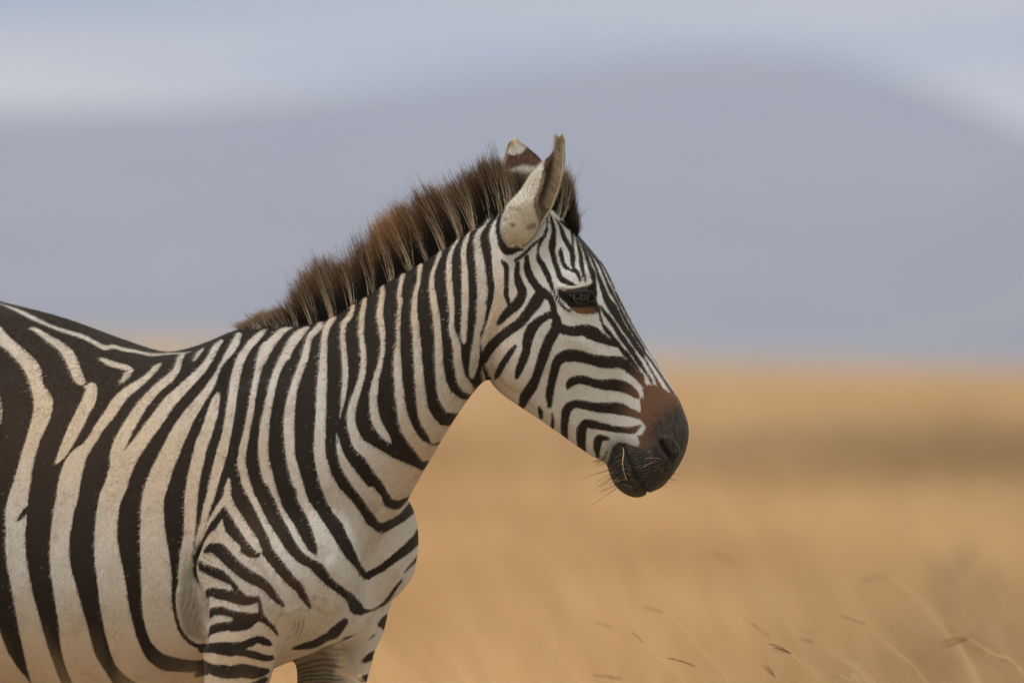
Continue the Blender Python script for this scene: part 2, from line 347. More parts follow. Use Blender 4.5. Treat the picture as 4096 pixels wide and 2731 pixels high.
# coat pattern: strokes "kind sheet x,y,width ..." (W pale, D dark, P.. outlines) on enlarged sheets of the side elevation
STRIPES = """
# body / flank, white on dark base
W E 0,760,10 8,840,18 2,930,14
W E -90,320,95 -30,350,92 30,410,80 120,490,85 205,590,105 235,700,85 272,790,125 262,880,118 212,1020,95 170,1160,95 140,1300,112 105,1450,135 100,1560,138
W F 112,440,134 100,600,130 98,740,131 122,900,130 152,1050,135 186,1200,150 222,1350,160 260,1480,175 300,1600,185 360,1750,200
PW F -300,1000 -60,1130 -20,1190 0,1230 20,1290 50,1370 105,1455 190,1560 240,1700 -300,1700
W E 192,336,18 212,336,30 250,358,36 310,398,46 380,445,56 432,500,76 465,570,76 492,640,72 515,672,50
W E 535,697,26 575,705,72 560,780,90 520,860,88 480,940,90 435,1030,80 395,1110,62 355,1175,24
D E 480,703,8 530,688,8 578,655,6
W E -200,60,8 -80,140,9 0,180,11 70,205,18 140,235,28 220,275,30 320,320,26 420,355,30 520,385,32 600,425,32 655,455,35 720,450,28 790,470,28 870,482,24 940,497,22 1010,497,18 1100,490,14 1150,490,14 1200,478,8
W E 635,525,26 690,550,42 750,568,40 805,580,38 828,588,26
W E 830,585,20 800,620,38 770,655,30 745,685,8
W E 1010,552,18 975,580,40 930,625,45 860,680,55 790,730,65 735,790,75 690,860,75 630,940,65 585,1020,65 545,1075,72 500,1125,100 470,1180,128 450,1240,140 432,1320,142 420,1400,142 400,1480,132 392,1568,126
W F 400,491,132 382,600,125 374,720,127 381,850,136 402,950,148 430,1080,165 455,1200,182 472,1300,200 495,1400,205 540,1500,215 590,1600,240 660,1750,260
W E 1150,496,26 1130,530,40 1110,590,45 1060,650,60 990,705,62 920,780,70 860,860,80 800,960,85 760,1040,90 735,1110,90 730,1180,90
W E 1390,412,26 1350,460,45 1320,520,45 1270,590,55 1200,660,65 1120,740,75 1060,800,85 1010,870,90 960,940,95 900,1020,95 850,1090,100 800,1160,120 755,1230,148 730,1310,150 692,1400,145 677,1480,143 668,1568,143
W F 677,491,143 664,650,150 677,800,168 695,900,178 707,1000,184 722,1100,185 742,1200,192 768,1300,190 805,1400,195 870,1480,170 960,1535,140
W F 900,1500,150 1000,1550,140 1150,1570,150 1300,1580,170
W E 1275,460,16 1245,495,28 1220,535,14
W E 1500,375,40 1470,440,55 1430,500,45 1390,560,25 1360,620,28 1330,680,50 1290,740,60 1230,820,75 1180,890,90 1140,960,105 1100,1040,115 1060,1130,125 1020,1220,135 990,1300,145 965,1380,145 955,1460,148 958,1568,158
W F 957,620,167 968,740,183 981,870,198 985,1000,200 993,1100,205 1012,1200,205 1050,1285,195 1130,1350,130 1220,1380,95 1300,1385,80
W E 1372,735,18 1352,790,58 1330,880,75 1300,970,80 1265,1060,85 1245,1150,85 1220,1250,85 1205,1350,85 1195,1450,85 1192,1568,80
PW F 1155,560 1235,560 1222,680 1205,780 1208,870 1240,950 1275,1030 1295,1100 1290,1330 1200,1320 1140,1250 1105,1150 1098,1050 1108,950 1112,850 1122,760 1142,650
D F 1095,870,30 1092,960,24 1090,1040,20 1100,1130,16 1125,1220,18 1170,1290,20 1230,1330,22 1290,1345,25
D F 115,547,8 150,502,28 184,462,20
W C 268,1275,10 225,1310,40 165,1370,55
W E 1568,440,50 1540,480,52 1505,540,60 1478,640,62 1463,740,60 1442,880,65 1420,1000,65 1388,1130,75 1352,1260,68 1325,1370,60 1292,1480,52 1270,1568,42
W F 1272,575,42 1255,620,40 1235,700,34 1218,780,22 1212,840,10
# neck white stripes
W C 422,1268,16 365,1290,45 305,1350,60 260,1420,60 232,1480,58
W D 260,130,62 232,190,58 205,300,45 180,420,42 158,560,44 133,680,48 112,780,54 104,870,60 125,960,60 155,1060,66 198,1160,70 262,1280,80 345,1400,88
W C 522,1268,24 470,1310,55 420,1380,55 380,1450,60
W D 470,55,58 425,100,58 372,200,55 322,300,48 295,400,52 272,500,55 254,600,62 244,700,68 242,800,68 258,900,74 285,1000,68 320,1100,62 375,1200,72 425,1310,72 490,1410,80 560,1490,85
W C 585,1215,20 598,1255,42 548,1310,42
W D 545,55,42 525,100,42 502,200,52 465,300,50 432,400,54 411,500,66 402,600,74 405,700,72 412,800,66 432,900,68 462,1000,70 492,1100,72 545,1200,88 607,1300,95 660,1400,110 720,1500,120
W C 682,1205,40 640,1270,45 625,1330,44
W D 640,20,42 625,80,45 622,150,46 612,250,54 607,350,64 602,450,65 600,550,68 597,650,74 594,750,77 600,850,80 625,950,82 675,1050,100 740,1140,130
W C 805,1130,30 790,1190,35 750,1240,40 740,1300,36
W D 738,50,34 740,100,38 750,200,42 755,300,42 748,400,40 737,480,30 722,550,14 715,590,5
W D 695,665,6 705,720,25 720,790,40 745,860,60 790,930,75 840,1000,80 895,1065,85 940,1130,92
PW D 900,1010 930,1010 980,1070 1005,1130 1060,1155 1100,1150 1180,1060 1150,1120 1080,1200 985,1246 960,1230 920,1170 895,1105 860,1050
W C 878,1090,30 875,1120,35 860,1190,40 857,1260,42 855,1320,38
W D 855,50,36 866,150,40 870,250,42 850,350,45 828,420,48 802,500,56 790,580,62 800,650,66 830,720,70
PW D 775,640 835,650 870,720 960,770 1060,830 1150,870 1235,908 1290,905 1205,1030 1150,1072 1095,1102 1048,1095 1020,1050 980,980 925,915 875,835 820,790 785,730
W C 985,1000,30 990,1050,40 980,1110,42 972,1180,45 980,1250,45 990,1320,40
W D 990,50,38 990,150,34 972,250,36 950,330,42 936,400,55 930,470,55 935,540,60 953,610,64 985,665,60 1020,710,45 1045,745,10
W H 292,520,62 270,620,52 258,720,55 265,800,58 258,880,45 250,960,45 245,1050,50 248,1150,50 240,1250,60 235,1350,80 235,1450,90 240,1568,100
W D 1083,300,56 1092,400,60 1101,480,63 1115,560,70 1138,640,78
PW D 1082,580 1160,600 1200,670 1235,715 1300,752 1390,735 1370,785 1330,825 1280,850 1240,858 1200,805 1150,740 1105,670
W H 475,420,62 465,510,55 455,600,50 430,700,55 415,800,65 410,880,70 410,960,85 425,1050,85 432,1150,85 437,1220,80
PW P 155,150 262,150 265,200 280,400 310,690 330,850 350,1020 420,1150 510,1250 640,1255 770,1190 690,1340 620,1410 540,1450 400,1500 375,1450 330,1365 265,1265 215,1130 200,1000 185,800 170,500
W H 682,290,56 640,400,40 610,480,45 598,560,60 595,660,70 610,760,80 625,860,85 640,950,85 650,1050,85 655,1100,85
PW P 425,0 520,0 530,200 545,400 560,570 590,710 640,820 730,890 790,925 860,930 910,890 900,940 860,1020 800,1085 740,1110 640,1105 570,1085 530,1020 480,930 450,800 440,650 432,300
W H 862,160,45 830,210,38 800,280,50 780,350,60 775,450,70 775,550,70 783,650,75 793,750,75 800,850,70 805,950,60 797,1050,65 805,1110,68
PW P 610,0 685,0 710,90 750,190 775,300 778,400 790,500 812,590 840,660 890,720 950,800 915,850 880,872 830,855 780,830 730,760 695,670 680,560 665,450 662,300 640,180 612,110
W H 1030,30,8 985,80,26 960,140,50 935,220,60 925,300,62 933,400,65 940,500,75 942,600,80 943,700,85 945,800,85 940,900,80 938,1000,80 932,1100,78 930,1180,65 935,1230,40
W Q 832,985,50 800,1030,45 760,1080,42
W H 1150,10,40 1095,70,60 1070,150,75 1075,230,80 1085,310,95 1100,400,105 1110,500,110 1120,600,115 1125,700,115 1115,800,105 1110,900,105 1105,1000,90 1085,1090,78
W P 982,0,75 975,100,85 965,200,98 952,300,112 940,400,118 928,490,115 915,560,105 908,620,80 900,665,25
W P 1025,520,16 1040,600,30 1062,690,46 1100,722,44
# head base white
PW4 Q985,890 Q925,970 Q860,1050 H1210,20 H1190,110 H1215,260 H1220,380 H1230,500 H1250,650 H1235,780 H1200,900 H1175,1000 H1130,1130 H1112,1190 H1115,1290 H1140,1400 P1060,470 P1085,570 P1110,650 P1160,735 S1960,1560 S2000,1700 S2200,2100 S2900,2150 S2900,400 S2200,400 S2040,700
D P 1020,330,10 1050,430,14 1082,560,12 1140,700,10
# head dark stripes
D Q 985,910,14 940,990,38 920,1090,50 920,1180,50 940,1270,60 970,1360,90 1020,1420,95 1080,1430,85 1140,1410,58 1200,1405,38 1235,1410,12
D Q 1490,1240,28 1400,1310,30 1330,1370,34 1280,1430,40 1220,1480,45 1150,1530,48 1125,1550,36
D K 345,270,18 350,350,30 345,440,40 320,530,50 280,600,50 235,680,45 205,760,40 200,850,45 220,930,75 260,1000,90 310,1080,90 350,1170,90 380,1250,80 410,1330,65 435,1400,45 455,1450,25
D K 385,220,18 415,300,45 440,400,60 450,480,70 445,560,85 435,640,105 425,720,110 430,800,95 450,890,85 470,980,85 500,1070,85 525,1150,80 560,1220,90 620,1270,95 690,1300,75 760,1325,45 820,1340,8
D K 470,280,8 500,320,22 540,390,40 575,470,60 600,560,75 640,640,75 690,720,75 735,790,80 750,870,80 750,950,75 760,1030,50 770,1080,40 800,1120,70 835,1170,60 855,1240,40 865,1300,18
D K 560,765,50 565,840,65 585,920,65 610,990,65 650,1050,65 710,1090,45 760,1110,50
D K 560,330,45 640,395,60 700,435,70 745,455,60
D K 735,480,50 745,600,40 748,700,42 750,790,60
W K 700,480,14 715,560,16 720,590,8
D K 790,540,20 820,640,40 845,740,50 865,830,60 880,920,70 885,1010,75 905,1100,60 930,1190,45 940,1280,22
D K 840,600,25 885,690,36 930,790,48 965,880,55 990,970,60 1020,1060,75 1055,1140,90 1070,1220,80 1065,1290,75 1070,1360,70 1090,1420,60 1110,1480,34
D K 900,670,35 960,770,40 1010,850,40 1060,940,45 1095,1030,45 1130,1120,45 1160,1210,60 1190,1300,70 1220,1390,80 1255,1480,90
D K 760,470,30 860,600,40 960,720,44 1060,850,50 1140,960,50 1190,1060,40 1225,1150,38 1265,1240,42 1310,1340,45 1370,1440,48
D K 1180,960,36 1240,1060,34 1290,1160,30 1340,1270,30 1400,1390,26
D N 190,-20,60 210,60,72 240,140,85 290,220,108 340,300,108 385,380,90 430,460,75 480,540,70 540,620,70 590,700,65 640,770,65 690,840,50 730,900,32 770,970,35 810,1040,35 850,1120,32 880,1190,45 905,1240,50
D N 270,0,45 310,80,40 350,140,35 390,220,35 420,290,35 455,360,35 500,440,40 550,530,45 600,610,45 640,680,45 690,750,38 730,830,28 790,910,30 850,1000,30 900,1070,34 950,1150,36 1000,1220,36 1040,1280,40 1070,1320,40
D N 350,60,28 400,160,28 450,260,24 500,360,24 550,450,20 610,550,18 670,650,16 740,760,13 800,850,11 880,970,10 950,1060,10 1040,1190,8
W N 715,865,14 770,930,34 820,1010,40 870,1090,45 920,1170,48 970,1240,36 1022,1302,10
D N 140,220,22 145,270,24 155,330,25 175,410,30 195,470,35 240,530,55 290,590,55 340,650,50 390,710,45 420,760,50 460,810,60 510,870,60 560,930,55 605,990,45 650,1060,40 680,1110,50 690,1160,55
D N 165,230,25 200,290,40 240,350,55 290,410,60 340,480,60 380,550,65 430,620,65 480,690,65 530,760,65 580,830,60 620,900,55 670,970,50 710,1030,36 745,1080,30 780,1140,30 810,1200,30
# cheek
D H 1330,372,30 1368,430,56 1375,520,50 1370,620,50 1370,720,50 1390,800,45 1410,850,58
D A 268,865,26 262,940,40 280,1000,55 295,1050,60 275,1110,65 225,1155,60 180,1200,50 145,1245,22
D A 325,825,26 328,900,44 350,960,50 385,1010,50 410,1055,65 380,1110,75 330,1180,65 280,1240,60 210,1290,60 150,1340,60 100,1390,60 75,1440,50 65,1485,22
D A 425,1050,60 465,1080,46 488,1130,40 495,1180,45 515,1235,60
D B 520,105,50 500,112,50 440,150,60 390,210,75 365,280,70 355,360,60 330,430,60 305,490,50 290,540,22
D B 575,190,70 540,240,75 505,310,75 475,390,70 450,470,65 425,540,65 390,610,75 355,660,75 335,710,60 325,740,40
D B 560,170,60 620,205,65 690,215,70 760,210,80 820,230,95 870,260,75 930,290,50 980,310,30 1010,330,25 1060,380,35
D B 520,735,30 518,660,55 530,590,55 545,520,60 565,450,65 600,400,78 660,385,88 730,390,85 800,410,75 870,425,85 940,430,85 1000,430,80 1050,450,75 1090,490,60 1130,530,45 1160,570,35 1180,600,30
D B 640,622,10 665,580,58 710,555,60 770,560,60 840,580,60 910,590,75 980,590,85 1050,610,75 1100,640,60 1130,670,35
D B 625,970,45 622,900,50 628,830,55 640,760,65 690,725,55 760,730,60 840,745,65 920,750,75 1000,755,85 1060,775,65 1120,795,50 1160,810,50
D B 760,1060,30 740,1000,60 742,910,68 765,860,58 820,865,60 890,880,50 960,895,45 1040,905,45 1100,905,50 1140,885,38
D B 855,1090,22 850,1030,50 860,970,60 890,960,40 930,965,20
D B 448,745,18 455,775,34 460,815,28
D B 540,785,10 542,840,22 535,890,30
D B 282,318,18 250,360,40 215,410,45 185,460,45 160,510,40 138,548,12
# eye surround
D J 240,780,60 290,900,40 350,1010,60 440,1150,70 540,1280,80 650,1370,80 760,1430,90
PD J 390,800 450,750 600,840 850,780 1100,770 1350,690 1420,600 1430,480 1590,480 1640,950 1600,1000 1650,1200 1700,1420 1560,1530 1200,1540 1000,1490 850,1400 700,1250 480,1030 390,950
# muzzle
PD L 690,170 745,130 770,110 800,130 830,110 880,150 910,130 950,160 1020,220 1060,200 1130,270 1300,500 1400,800 1300,1100 1150,1400 800,1650 500,1650 200,1450 180,1230 240,1180 250,1110 280,1030 300,950 330,890 380,845 470,850 560,885 640,900 650,850 640,790 600,770 690,745 730,660 700,600 640,520 620,490 655,470 670,400 655,300 640,260 700,300 700,230
W L 612,745,26 660,695,48 698,655,48 690,615,40
D L 190,1060,20 220,1010,16 245,960,16
# shoulder / chest / leg
PW G 975,0 1000,150 1040,270 1090,370 1160,450 1190,520 1240,620 1280,720 1335,795 1420,750 1520,670 1600,600 1665,535 1705,455 1700,330 1660,390 1600,440 1500,490 1430,522 1400,500 1337,453 1293,375 1226,286 1148,208 1090,100 1060,0
PW G 900,250 940,370 1020,480 1080,560 1130,640 1200,700 1260,760 1315,845 1350,848 1430,800 1530,730 1620,670 1700,580 1800,700 1800,900 1450,1100 1370,1200 1370,6000 -100,6000 205,1700 205,1200 215,1000 165,930 140,850 130,780 150,690 200,600 290,480 350,380 400,270 520,270 640,280 800,290
D G 796,250,112 796,297,112 842,380,105 885,453,98 930,560,80 962,625,58 982,668,16
D G 600,220,105 640,300,103 700,430,95 760,530,85 820,630,75 880,695,65 950,735,60 1000,770,80 1050,835,60 1110,890,50 1180,940,50 1235,985,65 1265,1040,90 1300,1070,46
D G 425,200,80 450,270,100 512,400,112 570,500,95 615,580,80 645,650,75 700,720,75 755,790,75 810,855,65 860,900,60 895,960,45 925,1010,30 945,1050,10
D G 340,375,40 380,450,80 420,530,88 470,600,85 520,650,70 575,675,35
D G 345,370,46 290,430,48 240,500,42 200,570,36 170,620,30 145,690,22 130,750,16 128,810,14 150,870,12
W G 375,150,26 370,200,48 365,260,62 385,330,70 440,420,75 490,500,75 540,570,75 580,630,52 600,660,16
W G 360,270,60 330,310,50 290,370,45 250,430,35 215,490,28 190,550,22 165,610,14
W G 330,485,22 320,510,52 370,570,62 430,630,62
W G 320,500,50 265,540,58 220,600,48 190,660,42 160,720,36
D G 210,652,20 255,625,58 310,640,88 360,690,85 410,740,80 470,790,80 530,830,80 590,860,70 640,900,55 690,960,50 730,1000,35 760,1030,10
D G 172,735,30 190,765,40 215,770,50 260,790,65 310,810,65 360,840,50 400,870,28
D G 400,870,26 430,915,34 460,955,44
D G 213,960,36 250,930,52 310,945,70 380,960,70 450,980,75 520,990,60 575,975,36
D G 580,985,22 598,1040,26 600,1090,34
D G 235,1105,26 265,1070,50 320,1062,52 370,1075,50 420,1100,60 480,1110,70 540,1110,60 600,1110,48 640,1140,30 690,1190,24 715,1230,12
D G 210,1240,16 260,1195,52 330,1172,60 400,1165,75 460,1160,80 510,1150,70 560,1110,50
W G 215,1165,34 250,1142,38 310,1125,45 370,1120,44 395,1125,26
D G 190,1325,55 260,1322,64 330,1325,85 400,1330,90 470,1320,80 520,1290,58 570,1262,40 610,1270,50 650,1290,38 675,1300,12
D G 440,1340,70 480,1348,58 550,1370,50 620,1390,40 690,1395,34
W G 490,1330,14 540,1325,33 600,1330,38 660,1345,46 710,1350,48
D G 185,1430,50 260,1470,68 330,1485,85 400,1490,85 470,1480,90 540,1490,85 600,1490,60 665,1480,28
D G 540,1580,30 610,1557,40 670,1530,36
D G 190,1600,50 300,1640,80 450,1650,80 680,1610,50
D G 190,1740,50 300,1770,70 450,1780,70 680,1740,50
D G 190,1880,50 300,1900,70 450,1910,70 680,1880,50
D G 190,2020,50 300,2030,60 450,2040,60 680,2010,50
D G 190,2150,40 300,2160,50 450,2170,50 680,2140,40
D G 190,2280,40 300,2290,50 450,2290,50 680,2270,40
D G 190,2420,40 300,2430,50 450,2430,50 680,2410,40
D G 1060,1250,40 1110,1220,78 1150,1180,68 1185,1140,50
D G 1050,1250,50 980,1290,50 900,1310,38 830,1325,16
D F 1230,1520,20 1260,1500,40 1290,1490,50
# hindquarters (outside the picture), plausible bands
W S -150,1350,50 -170,1700,60 -190,2100,70 -150,2600,90
W S -330,1300,50 -360,1600,60 -420,1900,70 -400,2300,80 -280,2700,90
W S -700,1300,30 -560,1500,60 -560,1750,70 -520,2100,90 -480,2600,90
W S -1100,1650,60 -850,1760,70 -650,1950,80 -450,2350,80
W S -1200,1950,60 -950,2050,70 -750,2250,80 -560,2500,80
W S -1300,2250,60 -1000,2350,70 -800,2500,80 -560,2700,80
PW S -1400,2650 -500,2650 -300,2850 -300,4400 -1400,4400
D S -1200,2740,40 -900,2750,50 -600,2800,50
D S -1200,2900,40 -900,2910,40 -600,2930,40
D S -1200,3050,34 -900,3060,34 -600,3080,34
D S -1200,3200,34 -900,3210,34 -600,3220,34
D S -1200,3350,26 -900,3360,26 -600,3370,26
"""
FARLEG = """
D G 1380,1240,22 1350,1265,26 1290,1310,30 1230,1340,10
D G 1400,1370,60 1340,1392,58 1270,1430,42 1190,1452,10
D G 1400,1520,60 1320,1535,50 1220,1545,26 1150,1550,10
D G 1340,1670,60 1240,1680,46 1000,1690,20
D G 1340,1810,60 1240,1820,46 1000,1830,20
D G 1340,1950,60 1240,1960,46 1000,1970,30
D G 1340,2090,50 1240,2100,46 1000,2110,30
D G 1340,2230,50 1240,2240,46 1000,2250,30
D G 1340,2380,50 1240,2390,46 1000,2400,30
D G 830,1322,16 900,1306,36 980,1288,44 1050,1255,34
"""
CHEST = """
D G 1340,815,50 1430,772,52 1530,700,55 1620,635,60 1690,560,70 1760,480,70
D G 1430,505,50 1500,465,60 1600,400,62 1660,330,55 1700,260,50
D G 1310,1065,40 1370,1060,18 1430,1030,20 1480,990,30 1530,915,26 1580,850,16
D G 1600,795,10 1660,730,22 1720,660,30
"""
# ------------------------------------------------------------------ the zebra: side elevation drawing -> solid animal
TILE = {'A': (1900, 500, 1.568), 'B': (1900, 1200, 1.742), 'C': (900, 500, 1.568), 'D': (900, 1300, 1.568), 'E': (0, 1100, 1.568),
        'F': (0, 1731, 1.568), 'G': (700, 1831, 1.742), 'H': (1500, 900, 2.6133), 'J': (2180, 1060, 7.84), 'K': (2100, 800, 3.92),
        'L': (2350, 1500, 3.136), 'M': (1950, 530, 3.136), 'N': (2350, 1150, 3.136), 'P': (1600, 1300, 3.136), 'Q': (1700, 550, 3.136),
        'S': (0, 0, 1.0)}
def tc(t, x, y):
    a, b, k = TILE[t]
    return a + x / k, b + y / k

# heading of the animal along its length: trunk comes a little towards the viewer, head in profile
U_T = np.linspace(-1800, 3000, 961)
YAW_BODY, YAW_HEAD = R(30), R(2)
_t = np.clip((U_T - 1250) / (2000 - 1250), 0, 1)
TH_T = YAW_BODY + (YAW_HEAD - YAW_BODY) * (_t * _t * (3 - 2 * _t))
DY_T = np.zeros_like(U_T)
DY_T[1:] = -np.cumsum(0.5 * (np.tan(TH_T[1:]) + np.tan(TH_T[:-1])) * np.diff(U_T)) * S
DY_T -= np.interp(2200, U_T, DY_T)

def place(u, v, Y):
    k = (CAM_D + Y) / CAM_D
    return np.stack([(u - 2048) * S * k, Y, CAM_Z + (1410 - v) * S * k], -1)
def deform(u0, v, y):
    th = np.interp(u0, U_T, TH_T)
    P = place(u0, v, np.interp(u0, U_T, DY_T))
    P[..., 0] += y * np.sin(th)
    P[..., 1] += y * np.cos(th)
    return P
def elev(P):
    k = CAM_D / (CAM_D + P[..., 1])
    return 2048 + P[..., 0] * k / S, 1410 - (P[..., 2] - CAM_Z) * k / S

def ladder(secs, yc=0.0, n=2.2, nring=40):
    """closed tube through sections (Au,Av,Bu,Bv,halfwidth,asym[,exponent]); rest space x,y,z"""
    secs = np.array([list(s) + [n] * (7 - len(s)) for s in secs], float)
    tt = np.linspace(0, len(secs) - 1, (len(secs) - 1) * 5 + 1)
    i = np.clip(tt.astype(int), 0, len(secs) - 2); f = (tt - i)[:, None]
    p0 = secs[np.maximum(i - 1, 0)]; p1 = secs[i]; p2 = secs[i + 1]; p3 = secs[np.minimum(i + 2, len(secs) - 1)]
    q = .5 * ((2 * p1) + (-p0 + p2) * f + (2 * p0 - 5 * p1 + 4 * p2 - p3) * f ** 2 + (-p0 + 3 * p1 - 3 * p2 + p3) * f ** 3)
    ang = np.arange(nring) * 2 * np.pi / nring
    c = np.cos(ang)[None, :]; s = np.sin(ang)[None, :]
    ex = q[:, 6:7]
    cc = np.sign(c) * np.abs(c) ** (2 / ex); ss = np.sign(s) * np.abs(s) ** (2 / ex)
    mu = (q[:, 0:1] + q[:, 2:3]) / 2; mv = (q[:, 1:2] + q[:, 3:4]) / 2
    u = mu + (q[:, 0:1] - q[:, 2:3]) / 2 * cc
    v = mv + (q[:, 1:2] - q[:, 3:4]) / 2 * cc
    y = np.maximum(q[:, 4:5], .004) * ss * (1 - q[:, 5:6] * cc) + yc
    V = np.stack([(u - 2048) * S, y, (1410 - v) * S], -1)
    m = V.shape[0]
    VV = np.vstack([V.reshape(-1, 3), V[0].mean(0)[None], V[-1].mean(0)[None]])
    F = []
    for a in range(m - 1):
        for b in range(nring):
            b2 = (b + 1) % nring
            F.append((a * nring + b, a * nring + b2, (a + 1) * nring + b2, (a + 1) * nring + b))
    c0, c1 = m * nring, m * nring + 1
    for b in range(nring):
        b2 = (b + 1) % nring
        F.append((c0, b2, b)); F.append((c1, (m - 1) * nring + b, (m - 1) * nring + b2))
    return VV, F

def blob(u, v, y, ru, rv, ry, tilt=0.0):
    n, m = 24, 14
    V = []; F = []
    for a in range(m + 1):
        t = math.pi * a / m
        for b in range(n):
            p = 2 * math.pi * b / n
            du, dv = ru * math.sin(t) * math.cos(p), rv * math.cos(t)
            V.append(((u + du * math.cos(tilt) - dv * math.sin(tilt) - 2048) * S, y + ry * math.sin(t) * math.sin(p), (1410 - v - du * math.sin(tilt) - dv * math.cos(tilt)) * S))
    for a in range(m):
        for b in range(n):
            b2 = (b + 1) % n
            F.append((a * n + b, a * n + b2, (a + 1) * n + b2, (a + 1) * n + b))
    return np.array(V), F

shapes = []
# trunk: (u, back) (u, belly) half-width
trunk = [(-905, 1560, -905, 1900, .05), (-850, 1340, -850, 2200, .14), (-700, 1215, -700, 2450, .215), (-450, 1150, -450, 2640, .255),
         (-150, 1172, -150, 2690, .275), (0, 1206, 0, 2718, .28), (220, 1264, 220, 2765, .28), (434, 1342, 434, 2785, .27),
         (612, 1400, 612, 2780, .255), (720, 1403, 720, 2770, .24), (886, 1353, 886, 2735, .22), (1000, 1310, 1010, 2700, .205),
         (1100, 1480, 1130, 2650, .20), (1210, 1680, 1250, 2600, .185), (1310, 1880, 1360, 2560, .165), (1390, 2040, 1425, 2490, .125),
         (1430, 2160, 1450, 2380, .06)]
shapes.append(ladder([(*s, .12) for s in trunk], n=2.15))
# neck
neck = [(700, 1425, 1150, 2540, .17), (1000, 1308, 1390, 2440, .16), (1200, 1290, 1455, 2260, .15), (1340, 1262, 1568, 2080, .138),
        (1470, 1175, 1634, 1972, .125), (1600, 1085, 1710, 1853, .11), (1730, 1005, 1775, 1745, .098), (1850, 918, 1845, 1640, .09),
        (1970, 842, 1900, 1562, .085), (2060, 800, 1930, 1530, .08), (2140, 800, 1990, 1480, .07)]
shapes.append(ladder([(*s, .18) for s in neck], n=2.0))
# head
hd = [(2060, 800, 1890, 1250, .05, .1), (2140, 785, 1915, 1340, .066, .1), (2215, 825, 1928, 1420, .075, -.02), (2290, 913, 1962, 1522, .083, -.12),
      (2345, 975, 2010, 1578, .088, -.2), (2408, 1050, 2078, 1626, .088, -.24), (2468, 1158, 2150, 1673, .083, -.24), (2527, 1280, 2225, 1725, .072, -.2),
      (2580, 1380, 2300, 1779, .063, -.14), (2636, 1466, 2365, 1822, .058, -.06), (2698, 1564, 2422, 1852, .058, .0), (2733, 1635, 2436, 1892, .061, .0),
      (2756, 1715, 2462, 1945, .063, .0), (2744, 1802, 2510, 1982, .057, .0), (2703, 1882, 2556, 1990, .045, .0), (2650, 1948, 2592, 1974, .022, .0)]
shapes.append(ladder(hd, n=2.35))
for sg in (-1, 1):
    # shoulder blade, point of shoulder, breast, jaw cheek, brow, cheekbone
    shapes.append(blob(1130, 1880, sg * .128, 170, 380, .045, .25))
    shapes.append(blob(1190, 2290, sg * .15, 210, 260, .06))
    shapes.append(blob(1392, 2180, .11, 182, 250, .10, .1) if sg > 0 else blob(1362, 2240, -.092, 160, 265, .074, .1))
    shapes.append(blob(2085, 1400, sg * .045, 130, 175, .035, -.3))
    shapes.append(blob(2325, 1120, sg * .068, 75, 50, .026, -.7))
    shapes.append(blob(2400, 1340, sg * .048, 60, 150, .024, -.55))
    shapes.append(blob(2660, 1780, sg * .042, 52, 90, .020, -.35))
FORE = [(2150, 1020, 1330, .065), (2400, 978, 1300, .072), (2550, 980, 1262, .07), (2629, 980, 1228, .068), (2731, 982, 1199, .062), (2900, 965, 1165, .055),
        (3080, 980, 1140, .046), (3180, 985, 1135, .044), (3300, 1000, 1110, .034), (3700, 1005, 1095, .026), (3900, 1000, 1105, .031), (4050, 1020, 1112, .027),
        (4150, 1022, 1140, .034), (4180, 1020, 1145, .036)]
HIND = [(1900, -870, -330, .085), (2300, -865, -370, .095), (2650, -830, -470, .078), (2900, -830, -590, .052), (3150, -865, -700, .04), (3250, -862, -715, .035),
        (3400, -845, -722, .03), (3800, -825, -730, .026), (3950, -825, -715, .031), (4080, -800, -705, .027), (4170, -800, -680, .035), (4200, -800, -675, .037)]
LEGS = []
for (tab, sg, du) in ((FORE, -1, 20), (FORE, 1, 75), (HIND, -1, 0), (HIND, 1, -160)):
    yc = sg * .138
    LEGS.append((tab, yc, du))
    if tab is FORE and sg > 0:
        t2 = [(r[0], r[1] + du + (0 if r[0] > 2900 else -12), r[2] + du + (0 if r[0] > 2900 else 18), r[3]) for r in tab]
    else:
        t2 = [(r[0], r[1] + du, r[2] + du, r[3]) for r in tab]
    shapes.append(ladder([(a, v, b, v, w, 0) for (v, a, b, w) in t2], yc=yc, n=2.1, nring=28))

V_all, F_all, off = [], [], 0
for V, F in shapes:
    V_all.append(V)
    F_all += [tuple(i + off for i in f) for f in F]
    off += len(V)
tmp = bpy.data.meshes.new('rough')
tmp.from_pydata(np.vstack(V_all).tolist(), [], F_all)
tmp_o = bpy.data.objects.new('rough', tmp)
COL.objects.link(tmp_o)
md = tmp_o.modifiers.new('r', 'REMESH')
md.mode = 'VOXEL'
md.voxel_size = 0.0036
dg = bpy.context.evaluated_depsgraph_get()
em = tmp_o.evaluated_get(dg).to_mesh()
nv = len(em.vertices)
rest = np.empty(nv * 3, np.float32); em.vertices.foreach_get('co', rest); rest = rest.reshape(-1, 3).astype(float)
nl = len(em.loops)
loops = np.empty(nl, np.int32); em.loops.foreach_get('vertex_index', loops)
npoly = len(em.polygons)
psz = np.empty(npoly, np.int32); em.polygons.foreach_get('loop_total', psz)
ne = len(em.edges)
edges = np.empty(ne * 2, np.int32); em.edges.foreach_get('vertices', edges); edges = edges.reshape(-1, 2)
tmp_o.evaluated_get(dg).to_mesh_clear()
bpy.data.objects.remove(tmp_o); bpy.data.meshes.remove(tmp)
assert (psz == 4).all()
quads = loops.reshape(-1, 4)
deg = np.bincount(edges.ravel(), minlength=nv).astype(float)
def lap(P):
    o = np.empty_like(P)
    for c in range(3):
        o[:, c] = np.bincount(edges[:, 0], P[edges[:, 1], c], nv) + np.bincount(edges[:, 1], P[edges[:, 0], c], nv)
    return o / deg[:, None]
